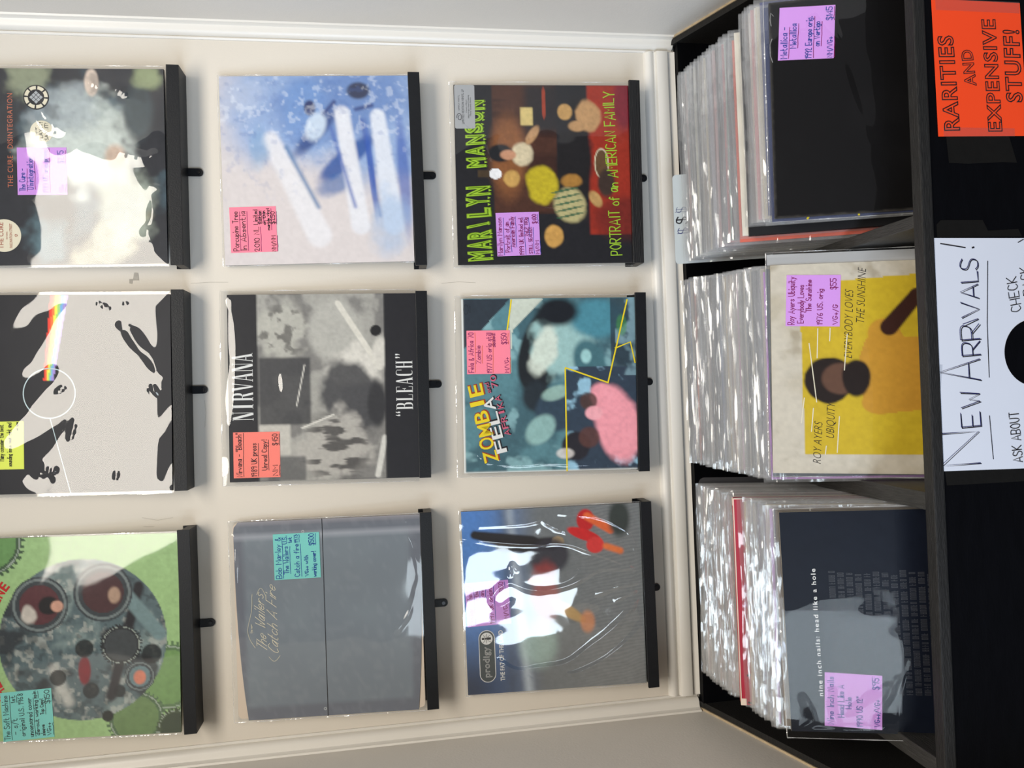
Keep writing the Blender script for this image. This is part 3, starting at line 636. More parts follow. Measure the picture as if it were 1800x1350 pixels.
for i, ch in enumerate('THE SOFT MACHINE'):
    if ch == ' ': continue
    th = math.radians(127-4.9*i); R_ = .1430; c0 = (-.005+R_*math.cos(th), .150+R_*math.sin(th)); tx_, tz_ = math.sin(th), -math.cos(th)
    type_text('red_letter', ch, (c0[0]-tx_*.0052, c0[1]-tz_*.0052), (c0[0]+tx_*.0052, c0[1]+tz_*.0052), .0150, INK['red'], e, -T-.0004, offset=.03)
def ex(a_, b_, w_, h_): a_.line([(.17*w_, .30*h_), (.17*w_, .39*h_), (.42*w_, .40*h_)], .0006)
note(e, -.1210, .2375, .055, 'teal', [('The Soft Machine', .03, .93, .86, .11, 1), ('- s/t', .13, .45, .70, .11, 0), ('1st', .78, .92, .72, .08, 1), ('original U.S. 1968', .08, .95, .56, .10, 0), ('uncensored cover', .05, .84, .40, .10, 1), ('die-cut working', .07, .78, .28, .08, 0), ('spin', .82, .97, .30, .07, 1), ('sleeve', .05, .27, .17, .08, 0), ('Top Copy!', .48, .80, .17, .07, 1), ('VG++', .05, .30, .05, .08, 1), ('$150', .70, .97, .04, .10, 0)], T, ink='black', under='black', label='teal note priced $150', lw=.0009, extra=None, w=.078)
film_sheet(e, w+.004, h+.006, T, FILM_CALM, .0006, -.0003, seed=5)

# ---- R2 : white and blue sleeve
e, w, h = record('R2', 'white record with blurred blue shapes and a pink note, on the middle right ledge')
a = Art((212, 204, 202))
n = fbm(7, 41, 5); n2 = fbm(26, 44, 3)
diag = gu*.8-(gv-.35)*.2
a.mix(ss(.36, .66, gu+(.75-gv)*.25+(n-.5)*.35)*ss(1.10, .85, gv+.15*(n-.5))*ss(.02, .30, gu-.45+.25*(1-gv)+.1*(n-.5))*.80, (120, 156, 204))
a.ell(.86, .34, .20, .34, (92, 124, 178), .5, .1, .75, .6, 6); a.ell(.80, .56, .17, .13, (112, 146, 196), .5, 0, .8, .6, 9)
a.ell(.56, .34, .20, .05, (44, 82, 150), .5, -.9, .9, .3, 4); a.ell(.70, .50, .16, .04, (36, 58, 120), .6, -.75, .8); a.ell(.92, .27, .045, .06, (40, 38, 60), .4, 0, .9); a.ell(.73, .50, .05, .08, (200, 214, 228), .5, 1.2, .9); a.ell(.83, .53, .04, .03, (40, 50, 96), .5)
a.ell(.42, .40, .10, .05, (56, 100, 160), .6, -1.2, .7, .6, 12); a.band((.20, .28), (.80, .36), .10, (222, 222, 226), .014, .94, .08); a.band((.20, .10), (.78, .17), .11, (216, 220, 228), .014, .94, .08)
a.band((.15, .50), (.66, .74), .13, (224, 222, 224), .018, .88, .09); a.band((.86, .40), (.80, .455), .022, (40, 54, 112), .012, .85); a.band((.84, .20), (.82, .285), .020, (40, 54, 112), .012, .85); a.band((.30, .305), (.72, .420), .016, (74, 100, 170), .014, .8); a.band((.25, .175), (.76, .255), .018, (60, 84, 156), .014, .8); a.band((.30, .50), (.62, .66), .018, (58, 110, 160), .016, .8); a.ell(.50, .215, .24, .016, (58, 92, 170), .6, .08, .8); a.ell(.46, .04, .30, .03, (60, 92, 170), .7, .05, .7); a.ell(.22, .12, .16, .10, (150, 180, 214), .7, 0, .55, .8, 14)
a.ell(.62, .80, .1, .05, (120, 160, 196), .8, 0, .5, 1.0, 15); a.ell(.90, .86, .10, .10, (180, 190, 210), .7, 0, .5, 1.4, 13); a.mix(ss(.62, .8, n2)*ss(.2, .6, gu)*.25, (80, 110, 170)); a.mix(ss(.60, .75, fbm(30, 4, 3))*ss(.4, .8, gu)*.30, (232, 236, 240)); a.grain(.06, 60)
cover(e, w, h, T, a, (176, 172, 166))
note(e, -.0997, .2668, .01, 'pink', [('Porcupine Tree', .04, .90, .82, .12, 1), ('In Absentia', .04, .90, .66, .12, 1), ('2010 NL', .02, .55, .38, .11, 1), ('Limited', .61, .93, .40, .09, 1), ('Edition', .63, .90, .31, .07, 1), ('on thin', .60, .90, .23, .06, 0), ('marble vinyl', .48, .95, .145, .06, 1), ('NM/NM', .01, .35, .03, .09, 1), ('$250', .61, .88, .03, .09, 1)], T, ink='black', under='magenta', label='pink note priced $250')
film_sheet(e, w+.003, h+.003, T, FILM_CALM, .0003, -.0002, seed=8)

# ---- C2 : black and grey sleeve
e, w, h = record('C2', 'black and grey record lettered NIRVANA and BLEACH, salmon note, centre ledge')
a = Art((34, 34, 38)); z0, z1 = .055/h, .2665/h
a.rect(0, 1, z0, z1, (126, 124, 120)); n = fbm(6, 51, 5); n4 = fbm(22, 55, 4)
inb = (gv > z0)*(gv < z1)*1.0
a.mix(inb*ss(.44, .56, n)*.8, (170, 168, 160)); a.ell(.80, .71, .14, .13, (180, 178, 168), .35, 0, .95, 1.0, 2); a.mix(inb*ss(.5, .66, n4)*ss(.18, .1, np.hypot(gu-.80, gv-.71))*.8, (90, 88, 84))
a.rect(.30, .66, .57, .84, (62, 62, 64), .01, .9); a.ell(.80, .44, .17, .14, (176, 174, 166), .3); a.ell(.60, .33, .12, .14, (214, 210, 200), .35, .3, .9, .8, 5); a.ell(.44, .36, .20, .16, (70, 70, 72), .3, .5, .95, .5, 7)
a.ell(.18, .44, .18, .19, (176, 172, 164), .3, .3, .95, 1.0, 3); a.mix(inb*ss(.48, .62, fbm(30, 61, 3, 9))*ss(.24, .12, np.hypot(gu-.18, gv-.44))*.85, (56, 54, 54)); a.rect(0, .13, .60, .80, (84, 84, 84), .01, .8); a.rect(.14, .30, .68, .845, (196, 192, 182), .01, .9)
a.band((.95, .42), (.60, .20), .030, (216, 212, 200), .004, .9); a.ell(.80, .22, .03, .03, (30, 30, 32), .2); a.ell(.68, .19, .08, .05, (206, 202, 192), .4); a.band((.02, .22), (.22, .18), .03, (206, 204, 196), .006); a.ell(.40, .22, .12, .05, (52, 52, 54), .4)
a.band((.28, .62), (.35, .45), .008, (220, 216, 206), .003); a.band((.62, .60), (.40, .645), .006, (220, 216, 206), .003)
a.rect(0, 1, -1, z0, (34, 34, 38)); a.rect(0, 1, z1, 2, (34, 34, 38)); a.grain(.14, 70, 6)
cover(e, w, h, T, a, (60, 60, 62))
serif_word('title_lettering', 'NIRVANA', -.0552, .0593, .2745, .3085, INK['white'], e, -T-.0004)
serif_word('title_lettering', '`BLEACH"', -.0560, .0565, .0085, .0365, INK['white'], e, -T-.0004)
note(e, -.1120, .2700, .0, 'salmon', [('Nirvana - "Bleach"', .03, .98, .82, .12, 1), ('1989 UK press', .03, .75, .50, .12, 1), ('Unreal Copy!', .16, .82, .28, .11, 1), ('NM', .04, .26, .05, .11, 1), ('$450', .70, .95, .05, .11, 1)], T, ink='black', under='black', label='salmon note priced $450')
film_sheet(e, w+.013, h+.012, T, FILM_WAVY, .0010, -.0003, seed=14, folds=[([(.152, .306), (.120, .303), (.060, .300), (0, .304), (-.06, .309)], .0075, .0017), ([(.05, .225), (-.02, .220), (-.09, .222)], .0080, .0010), ([(.02, .190), (-.04, .184)], .0070, .0008)])

# ---- L2 : slate grey lighter-shaped sleeve
e, w, h = record('L2', 'slate grey two-part record in script lettering, teal note, middle left ledge')
a = Art((112, 120, 128), 1.12); n = fbm(3, 63, 4); a.mix(ss(.35, .75, n)*.5, (122, 132, 138)); d = np.minimum(np.minimum(gu, 1-gu), np.minimum(gv, 1-gv)); a.mix(ss(.075, .045, d)*.6, (92, 92, 102)); a.mix(ss(.066, .060, 1-gu)*.0, (0, 0, 0))
a.mix(ss(.60, .70, fbm(40, 65, 2))*.12, (150, 155, 160)); a.mix(ss(.012, .004, np.abs(gu-.925-.0*gv))*.55, (170, 172, 180)); a.mix(ss(.03, .0, 1-gu)*.7, (150, 146, 150))
# two halves with a gently bowed outline, joined by a slim gap with rivets
def half(name, zlo, zhi, bulgetop, m_c):
    NX, NZ = 40, 30; V = []; F = []; C = []
    for j in range(NZ):
        for i in range(NX):
            uu = i/(NX-1); vv = j/(NZ-1)
            top = zhi-(bulgetop*(1-uu)**2.6*.016 if bulgetop > 0 else 0); bot = zlo+(.012*(1-uu)**2.6 if bulgetop < 0 else 0)
            if uu > .96: top -= (.0 if bulgetop < 0 else 1)*((uu-.96)/.04)**2*.008
            x = (uu-.5)*w+(.0); z = bot+(top-bot)*vv
            V.append((x, -T, z)); iu = min(NG-1, int(uu*(NG-1))); iv = min(NG-1, max(0, int(z/h*(NG-1)))); C.append(a.c[iv, iu])
    for j in range(NZ-1):
        for i in range(NX-1): q = j*NX+i; F.append((q, q+1, q+NX+1, q+NX))
    ring_ = [j*NX for j in range(NZ)][::-1]+list(range(1, NX))+[NX-1+j*NX for j in range(1, NZ)]+[(NZ-1)*NX+i for i in range(NX-2, 0, -1)]
    b = len(V); V += [(V[q][0], -.0006, V[q][2]) for q in ring_]; C += [np.array(lin((60, 62, 68)))]*len(ring_); L_ = len(ring_)
    for q in range(L_): F.append((ring_[q], b+q, b+(q+1) % L_, ring_[(q+1) % L_]))
    me = bpy.data.meshes.new(name); me.from_pydata(V, [], F); me.update(); ca = me.color_attributes.new('print', 'FLOAT_COLOR', 'POINT')
    cc = np.ones((len(V), 4), dtype=np.float32); cc[:, :3] = np.array(C); ca.data.foreach_set('color', cc.ravel()); me.materials.append(M_PRINT_SHINE)
    ob = bpy.data.objects.new(name, me); COL.objects.link(ob); ob.parent = e; return ob
half('upper_half', .1645, h-.002, 1, 0)['label'] = 'upper half of the sleeve'; half('lower_half', .0, .1635, -1, 0)['label'] = 'lower half of the sleeve'
flatpoly('pale_inner_card', roundrect(-w/2+.003, w/2-.002, .001, h-.001, .008), -T+.0012, mat('card_cream', (200, 184, 166), .7), e, .0012)['label'] = 'cream inner card showing at the corners'
hg = Ink(-T-.0004); hg.line([(-w/2, .1640), (w/2, .1640)], .0011); hg.obj('hinge_gap', INK['black'], e)
for x, z in ((w/2-.020, .1960), (-w/2+.012, .1680)):
    V, F = ring(x, z, .0012, .0027, 16); F = [(2*i, 2*i+1, 2*((i+1) % 16)+1, 2*((i+1) % 16)) for i in range(16)]; newobj('rivet', V, F, INK['steel'], e)
a1 = Ink(-T-.0005)
a1.text('The Wailers', (-.0540, .2610), (.0420, .2640), .0160, .00085, 1.1, .1); a1.text('Catch A Fire', (-.0590, .2420), (.0540, .2440), .0165, .00085, 1.1, .1); a1.text('the new', (-.020, .2835), (-.006, .2838), .004, .0004)
a1.line([(-.045+.09*t, .2800+.010*math.sin(t*PI)+.004*math.sin(t*7)) for t in np.linspace(0, 1, 16)], .0006); a1.line([(.0420+.012*math.sin(t), .2610+.014*t/3) for t in np.linspace(0, 3, 12)], .0006); a1.line([(-.060-.009*math.sin(t), .2400+.006*t) for t in np.linspace(0, 3, 12)], .0006)
a1.obj('script_lettering', INK['cream'], e)
note(e, .1050, .2070, .01, 'teal', [('Bob Marley &', .03, .92, .84, .12, 1), ('The Wailers', .12, .72, .68, .11, 1), ('U.S.', .78, .95, .70, .09, 0), ('Catch a fire', .05, .76, .45, .11, 1), ('1st', .80, .92, .60, .07, 0), ('1973', .80, .97, .47, .07, 1), ('VG++ with', .05, .50, .26, .08, 0), ('working cover!', .03, .58, .09, .09, 0), ('$500', .72, .97, .12, .11, 1)], T+.0003, ink='blue', under='blue', label='teal note priced $500')
film_sheet(e, w+.004, h+.006, T+.0003, FILM_CALM, .0005, -.0003, seed=17, folds=[([(.152, .030), (.10, .008), (.05, .004)], .003, .0016), ([(.06, .004), (-.0, .020), (-.03, .045)], .0035, .0018), ([(.157, .30), (.158, .2), (.156, .02)], .003, .0016), ([(.145, .31), (.140, .305), (.02, .309)], .002, .0010)])

# ---- R3 : dark sleeve, green lettering
e, w, h = record('R3', 'dark record lettered MARILYN MANSON in green with a purple note, on the bottom right ledge')
a = Art((32, 32, 36)); n = fbm(2, 71, 4, 30)
a.rect(.28, 1.0, .42, .785, (74, 46, 36), .006); wood = fbm(18, 73, 3, 2); a.mix((gu > .28)*(gv > .42)*(gv < .785)*ss(.45, .62, wood)*.7, (50, 30, 26)); a.ell(.60, .70, .22, .10, (150, 96, 56), .6, 0, .7)
a.rect(.16, 1.0, .0, .24, (150, 46, 30), .01); a.poly([(.16, .24), (.16, 0), (0, 0), (0, .24)], (32, 32, 36)); a.ell(.25, .02, .12, .2, (80, 30, 30), .5, 0, .6); a.ell(.9, .03, .15, .06, (120, 30, 44), .5); a.ell(.60, .32, .30, .10, (30, 28, 30), .25, 0, 1, .4, 5); a.rect(.74, 1.0, .33, .60, (34, 34, 38), .03, .9)
a.ell(.44, .51, .11, .085, (186, 168, 40), .25, .2, 1, .4, 6); a.ell(.48, .685, .045, .05, (200, 160, 90), .3, 0, .9, .6, 7); a.ell(.61, .62, .065, .060, (206, 192, 160), .3, .2, 1, .5, 8); a.ell(.62, .745, .05, .07, (30, 32, 36), .3); a.ell(.61, .70, .028, .045, (190, 140, 110), .35); a.ell(.72, .56, .06, .025, (180, 140, 100), .4, -.6)
a.ell(.33, .35, .10, .09, (178, 168, 120), .25, .4, 1, .3, 9)
for q in range(5): a.ell(.27+.035*q, .35+.008*q, .006, .085, (46, 92, 66), .3, .2, .9)
a.ell(.155, .45, .060, .052, (196, 150, 80), .25, 0, 1, .3, 10); a.ell(.85, .37, .045, .042, (186, 146, 90), .25); a.ell(.83, .24, .085, .07, (180, 140, 96), .3, .3, 1, .6, 11); a.ell(.77, .30, .03, .05, (180, 140, 96), .4); a.rect(.775, .875, .555, .625, (206, 184, 120), .006); a.ell(.56, .165, .085, .042, (210, 200, 170), .1); a.ell(.56, .165, .077, .036, (96, 70, 46), .1); a.ell(.90, .49, .09, .012, (150, 60, 40), .2); a.ell(.46, .34, .035, .05, (180, 130, 60), .4, 0, .8, .9, 3)
a.ell(.505, .775, .030, .036, (228, 228, 228), .08); a.rect(.485, .525, .81, .875, (70, 56, 40), .004); a.ell(.45, .14, .08, .05, (60, 46, 40), .4); a.ell(.36, .205, .05, .03, (190, 160, 100), .4, .6, .8); a.grain(.2, 60, 12)
cover(e, w, h, T, a, (48, 48, 52))
def spiky(text, x0, x1, zb, H, dzs):
    n_ = len(text); cw = (x1-x0)/n_
    for i, ch in enumerate(text):
        zz = zb+dzs[i]; xa, xb = (x0+cw*i+cw*.06, x0+cw*(i+1)-cw*.02) if ch != 'I' else (x0+cw*(i+.36), x0+cw*(i+.62))
        type_text('spiky_letter', ch, (xa, zz), (xb, zz+.001), H-dzs[i]*.6, INK['green'], e, -T-.0005, outline=.062, offset=.02)
        Vd = []; Fd = []
        for q in range(3):
            xs_ = xa+(xb-xa)*(q+.5)/3; b = len(Vd); Vd += [(xs_-.0022, -T-.0005, zz+.001), (xs_+.0022, -T-.0005, zz+.001), (xs_, -T-.0005, zz-.0045)]; Fd.append((b+2, b+1, b))
        newobj('spike_drips', Vd, Fd, INK['green'], e)
spiky('MARILYN', -.1520, -.0185, .2520, .0380, [0, .002, .001, .004, .001, .003, .001]); spiky('MANSON', .0115, .1330, .2590, .0300, [0, .003, .001, .004, .002, 0])
a1 = Ink(-T-.0005)
a1.text('PORTRAIT of an AMERICAN FAMILY', (-.1450, .0200), (.1470, .0265), .0190, .0019, 0, .45); a1.obj('title_lettering', INK['green'], e)
st = flatpoly('silver_sticker', roundrect(.0811, .1580, .2745, h-.001, .003), -T-.0013, mat('silver_foil', (.42, .43, .44), .35, .5, .08, 8, metallic=.3, raw=True), e); st['label'] = 'silver sticker reading LIMITED EDITION VINYL LP'
type_text('sticker_lettering', 'SIMPLY VINYL', (.1130, .3010), (.1400, .3010), .0030, INK['grey'], st, -T-.0015)
type_text('sticker_lettering', 'LIMITED EDITION VINYL LP', (.0890, .2935), (.1500, .2935), .0040, INK['black'], st, -T-.0015)
for tx, x0, x1, z in (('Classic Album', .1090, .1320, .2885), ('180g Virgin Vinyl Pressing', .0990, .1400, .2848), ('Heavy Quality Sleeve', .1030, .1360, .2812)): type_text('sticker_lettering', tx, (x0, z), (x1, z), .0022, INK['black'], st, -T-.0015)
newobj('swirl_mark', *(lambda i_: (i_.line([(.1010+.0055*math.cos(t)*(.5+t/9), .3020+.0035*math.sin(t)*(.5+t/9)) for t in np.linspace(0, 8, 22)], .0010), (i_.V, i_.F))[1])(Ink(-T-.0015)), INK['black'], st)
note(e, -.1055, .2040, .02, 'purple', [('Marilyn Manson', .02, .88, .87, .11, 1), ('Portrait of an', .09, .78, .70, .11, 1), ('American Family', .20, .90, .58, .11, 1), ('1999 UK limited ed.', .02, .88, .38, .10, 1), ('2xLP 180g', .45, .87, .27, .08, 1), ('STILL SEALED!', .04, .64, .18, .08, 1), ('M/NM', .03, .33, .03, .08, 1), ('$400', .73, .94, .06, .10, 1)], T+.0006, ink='magenta', under='blue', label='purple note priced $400')
film_sheet(e, w+.010, h+.008, T+.0006, FILM_FRONT, .0008, -.0003, seed=22, folds=[([(-.150, .300), (-.120, .240), (-.064, .200), (-.060, .140), (-.085, .060), (-.110, .010)], .0022, .0011), ([(.10, .300), (.06, .262), (.02, .250)], .002, .0010), ([(-.10, .175), (-.096, .13), (-.094, .08)], .0018, .0010), ([(-.155, .30), (-.14, .29), (-.12, .305)], .002, .0012)])

# ---- C3 : teal sleeve
e, w, h = record('C3', 'teal record lettered ZOMBIE with a pink shape and pink note, bottom middle ledge')
a = Art((78, 116, 124), 1.35); n = fbm(5, 81, 5); a.mix(ss(.42, .6, n)*.7, (46, 70, 80)); a.mix(ss(.60, .72, fbm(7, 83, 4))*.7, (130, 168, 172))
a.poly([(.70, 1), (1, .72), (1, 1)], (40, 48, 56)); a.poly([(.55, .73), (.82, .71), (1, .53), (1, .72), (.70, .74), (.60, .72)], (176, 182, 170)); a.ell(.70, .54, .26, .13, (26, 30, 34), .15, -.3); a.ell(.72, .43, .18, .17, (136, 168, 166), .3, .2, 1, .7, 21); a.ell(.70, .53, .14, .07, (186, 194, 182), .4, -.4, .9, .6, 23)
a.ell(.63, .27, .13, .09, (60, 96, 104), .3, .3); a.ell(.66, .29, .04, .03, (140, 180, 180), .5); a.ell(.88, .22, .11, .16, (66, 120, 134), .4); a.ell(.92, .45, .08, .12, (20, 24, 30), .5); a.ell(.43, .58, .09, .08, (32, 40, 46), .4); a.ell(.35, .46, .12, .13, (44, 60, 74), .25, .5); a.ell(.24, .56, .07, .10, (130, 164, 160), .3, .8, .9); a.ell(.45, .47, .04, .08, (140, 170, 160), .4, .3, .8)
a.rect(0, .60, -.01, .41, (44, 56, 70), .004); a.mix((gu < .60)*(gv < .41)*ss(.55, .68, fbm(10, 85, 4))*.85, (140, 180, 200)); a.rect(.60, 1.0, -.01, .145, (36, 44, 54), .004, .8); a.mix((gv < .12)*(gu > .55)*ss(.5, .65, fbm(9, 87, 4))*.7, (120, 150, 160)); a.ell(.84, .08, .06, .03, (60, 120, 60), .4, 0, .6)
a.ell(.26, .115, .22, .13, (212, 140, 150), .25, .25, 1, .2, 25); a.ell(.40, .17, .12, .08, (212, 140, 150), .25, .7, 1, .2, 27); a.ell(.14, .36, .085, .085, (34, 32, 38), .2, 0, 1, .2, 3); a.ell(.19, .28, .06, .06, (80, 52, 48), .3, .5, .9); a.ell(.40, .28, .05, .05, (70, 50, 46), .3, .4, .9); a.ell(.10, .42, .03, .05, (206, 200, 196), .4, 0, .7); a.ell(.33, .25, .04, .05, (212, 150, 158), .3); a.grain(.14, 50, 31)
bl = .012
a.rect(0, 1, 1-bl, 2, (196, 198, 194), .002); a.rect(-1, .006, 0, 1, (196, 198, 194), .002)
cover(e, w, h, T, a, (190, 190, 186))
rr = Ink(-T-.0004)
for pl in ([(.0, .412), (.590, .412)], [(.505, .165), (.985, .045)], [(.505, .165), (.595, .41)], [(.705, .118), (.74, .03), (.62, .005)], [(.79, .745), (.99, .715)]):
    rr.line([((u-.5)*w, v*h) for u, v in pl], .0026)
rr.obj('yellow_print_lines', INK['yellow'], e)
def jag(text, p0, p1, H, m_, off, ys, back):
    n_ = len(text); dx, dz = (p1[0]-p0[0])/n_, (p1[1]-p0[1])/n_
    for i, ch in enumerate(text):
        if ch == ' ': continue
        a_ = (p0[0]+dx*i+dx*.05, p0[1]+dz*i+ys[i % len(ys)]); b_ = (a_[0]+dx*.88, a_[1]+dz*.88)
        if ch == 'I': a_ = (a_[0]+dx*.28, a_[1]+dz*.28); b_ = (a_[0]+dx*.32, a_[1]+dz*.32)
        type_text('letter_shadow', ch, (a_[0]+.0010, a_[1]-.0014), (b_[0]+.0018, b_[1]-.0014), H*1.03, back, e, -T-.0005, offset=off+.028)
        type_text('cartoon_letter', ch, a_, b_, H, m_, e, -T-.0009, offset=off)
jag('ZOMBIE', (-.1340, .2480), (.0060, .2780), .0250, INK['yellow'], .012, [0, .002, -.001], INK['brick'])
jag('FELA', (-.1180, .2330), (-.0180, .2560), .0190, INK['white'], .012, [0, .001], INK['black'])
jag('AFRIKA 70', (-.0880, .2260), (.0200, .2520), .0105, INK['pink'], .0, [0, .0008], INK['black'])
jag('and', (-.0130, .2590), (.0060, .2640), .0080, INK['pink'], .0, [0], INK['black'])
rr = Ink(-T-.0005); rr.line([(.1340+.0085*math.cos(t), .3010+.0042*math.sin(t)) for t in np.linspace(0, 2*PI, 30)], .0004); rr.obj('oval_mark', INK['black'], e); type_text('mark_lettering', 'SRM-1-3709', (.1280, .2930), (.1400, .2930), .0016, INK['black'], e, -T-.0005)
note(e, .0585, .2625, .0, 'pink', [('Fela & Africa 70', .04, .95, .84, .12, 1), ('Zombie', .25, .65, .68, .11, 1), ('1977 US orig still', .03, .94, .43, .11, 1), ('sealed!', .62, .93, .34, .09, 0), ('M/VG+', .03, .37, .04, .09, 1), ('$350', .68, .93, .08, .12, 1)], T+.0004, ink='magenta', under='orange', label='pink note priced $350')
film_sheet(e, w+.012, h+.012, T+.0004, FILM_FRONT, .0010, -.0003, seed=26, xoff=-.001, folds=[([(-.135, .270), (-.143, .220), (-.138, .160), (-.144, .110), (-.139, .050), (-.146, .005)], .0024, .0014), ([(-.120, .280), (-.134, .262), (-.128, .245), (-.142, .235)], .0016, .0009), ([(-.115, .290), (-.130, .275)], .0014, .0009), ([(.149, .12), (.147, .05), (.149, .005)], .002, .0012)])

# ---- L3 : blue to grey sleeve with strong glare
e, w, h = record('L3', 'blue and grey record with red shapes under glaring folded film, on the bottom left ledge')
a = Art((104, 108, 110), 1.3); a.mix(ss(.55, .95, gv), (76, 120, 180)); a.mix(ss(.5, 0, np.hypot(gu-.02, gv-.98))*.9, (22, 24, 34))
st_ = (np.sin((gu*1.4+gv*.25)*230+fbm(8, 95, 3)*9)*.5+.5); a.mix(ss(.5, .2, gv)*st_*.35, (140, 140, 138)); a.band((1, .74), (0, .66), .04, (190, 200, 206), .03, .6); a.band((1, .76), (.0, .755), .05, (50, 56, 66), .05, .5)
a.band((.87, .93), (.80, .62), .045, (30, 26, 26), .008, 1, .10); a.band((.80, .78), (.80, .50), .07, (34, 28, 26), .012); a.ell(.81, .47, .030, .035, (150, 130, 100), .2); a.ell(.73, .52, .10, .11, (44, 40, 48), .3, .3, .9); a.ell(.92, .31, .06, .05, (176, 26, 26), .2); a.ell(.84, .32, .10, .03, (186, 30, 28), .2, 1.2); a.ell(.78, .26, .045, .05, (196, 52, 48), .2); a.band((.94, .30), (.86, .17), .045, (206, 96, 46), .008); a.band((.77, .20), (.74, .12), .035, (206, 110, 56), .01)
a.ell(.52, .55, .18, .07, (170, 60, 50), .6, 0, .5, .8, 6); a.ell(.60, .60, .02, .04, (200, 110, 50), .4); a.ell(.42, .42, .03, .10, (186, 150, 90), .5, -.6, .8); a.ell(.36, .32, .06, .04, (200, 130, 80), .5, 0, .7); a.ell(.25, .60, .12, .10, (160, 186, 176), .7, 0, .6); a.ell(.92, .12, .10, .06, (50, 56, 52), .5); a.grain(.12, 60, 33)
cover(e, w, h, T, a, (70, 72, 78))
pill = flatpoly('logo_pill', roundrect(-.1395, -.0495, .2678, .2950, .0135, 8), -T-.0003, mat('print_dark_green', (.03, .045, .05), .5, raw=True), e); pill['label'] = 'dark rounded logo with outlined word and ant disc'
rr = Ink(-T-.0006); q = roundrect(-.1395, -.0495, .2678, .2950, .0135, 8); rr.line(q+[q[0]], .0012); rr.obj('logo_outline', INK['white'], pill)
type_text('logo_lettering', 'prodigy', (-.1310, .2780), (-.0780, .2780), .0110, INK['white'], pill, -T-.0006, outline=.018, spacing=1.1)
dk = flatpoly('ant_disc', disc(-.0635, .2815, .0105, 30), -T-.0006, INK['white'], pill)
bm_ = Ink(-T-.0010)
for sx_ in (-1, 1):
    for kx, kz, ex_, ez_ in ((.001, .002, .007, .006), (.001, 0, .008, 0), (.001, -.002, .006, -.007)): bm_.line([(-.0635+sx_*kx, .2815+kz), (-.0635+sx_*ex_*.6, .2815+ez_*.5+.001), (-.0635+sx_*ex_, .2815+ez_)], .0007)
bm_.line([(-.0635, .2885), (-.0635, .2870)], .0035); bm_.line([(-.0635, .2840), (-.0635, .2810)], .0024); bm_.line([(-.0635, .2790), (-.0635, .2755)], .0040)
bm_.obj('ant_mark', INK['black'], pill)
type_text('title_lettering', 'THE FAT OF THE LAND', (-.1389, .2520), (-.0505, .2530), .0075, INK['white'], e, -T-.0004, offset=.02)
note(e, -.0022, .2768, .035, 'purple', [('Prodigy - The Fat', .04, .96, .84, .12, 1), ('of the', .55, .80, .70, .10, 1), ('Land', .60, .85, .57, .10, 1), ('1997 UK original', .04, .92, .38, .11, 1), ('NM/VG+', .06, .45, .05, .10, 1), ('$150', .72, .96, .12, .10, 1)], T, ink='magenta', under='blue', label='purple note under the glare')
def c3(*p): return [((710-Y)/1080*.32, (1218-X)/1060*.3175) for X, Y in p]
film_sheet(e, w+.004, h+.004, T, FILM_FOLD, .0016, -.0003, seed=31, bulge=.0030, folds=[
 (c3((150, 325), (300, 350), (560, 385), (760, 380), (900, 440), (1050, 500), (1200, 580)), .0028, 0.0022),
 (c3((250, 262), (450, 262), (590, 255), (665, 200), (830, 225), (980, 240), (1100, 310), (1160, 350), (1200, 570)), .0024, 0.0019),
 (c3((640, 250), (700, 290), (770, 320)), .003, 0.0021), (c3((430, 600), (560, 660), (740, 650), (860, 600), (960, 540), (1150, 560)), .0036, 0.0026),
 (c3((1215, 700), (1120, 820), (1000, 930), (860, 1020), (740, 1105), (560, 1110), (440, 1130), (340, 1050)), .0040, 0.0035),
 (c3((1200, 900), (1100, 1000), (940, 1110), (740, 1180), (720, 1110)), .0030, 0.0026), (c3((940, 700), (1050, 660), (1200, 640)), .0035, 0.0026),
 (c3((430, 600), (360, 620), (300, 700), (360, 750), (440, 700)), .0036, 0.0024), (c3((430, 560), (440, 480), (470, 530)), .0028, 0.0022),
 (c3((1050, 740), (1140, 700), (1210, 690)), .003, 0.0022), (c3((480, 1120), (500, 1160), (550, 1190)), .003, 0.0022)])

# ================================================================== RECORDS IN THE BIN
BL = math.radians(19.5)
def binrec_root(name, xc, yt, zt, h, roll=0.0, lean=BL):
    e = empty(name, (xc, yt-h*math.sin(lean), zt-h*math.cos(lean))); e.rotation_euler = (-lean, roll, 0); return e
def sleeve_mesh(seed):
    """worn clear sleeve: two sheets, crumpled towards the open top"""
    r = random.Random(seed); nx, nz = 30, 9; V = []; F = []
    zs = [0, .12, .22, .27, .295, .308, .316, .321, .325]; ph = [r.uniform(0, 6.28) for _ in range(6)]
    for s in (-1, 1):
        b = len(V)
        for j, z in enumerate(zs):
            k = max(0, (z-.22)/.105)
            for i in range(nx):
                u = i/(nx-1); e_ = min(1, u*12, (1-u)*12)
                d = (.0006+.0011*k*(.5+.5*math.sin(ph[0]+u*17+z*20))+.0006*k*math.sin(ph[1]+u*41+ph[2]*z*8))*e_
                V.append(((u-.5)*.3245, s*(d+.0017)-.0015, z+.0012*k*math.sin(ph[3]+u*9)))
        for j in range(len(zs)-1):
            for i in range(nx-1):
                a_ = b+j*nx+i; F.append((a_, a_+1, a_+nx+1, a_+nx) if s < 0 else (a_, a_+nx, a_+nx+1, a_+1))
    me = bpy.data.meshes.new('plastic_sleeve'); me.from_pydata(V, [], F); me.materials.append(FILM_BIN); me.polygons.foreach_set('use_smooth', [True]*len(me.polygons)); return me
SL = [sleeve_mesh(s) for s in range(9)]
def card_mesh(th):
    v, f = boxvf(-.1575, .1575, -th, 0, 0, .315); me = bpy.data.meshes.new('cover'); me.from_pydata(v, [], f); return me
cardm = {}
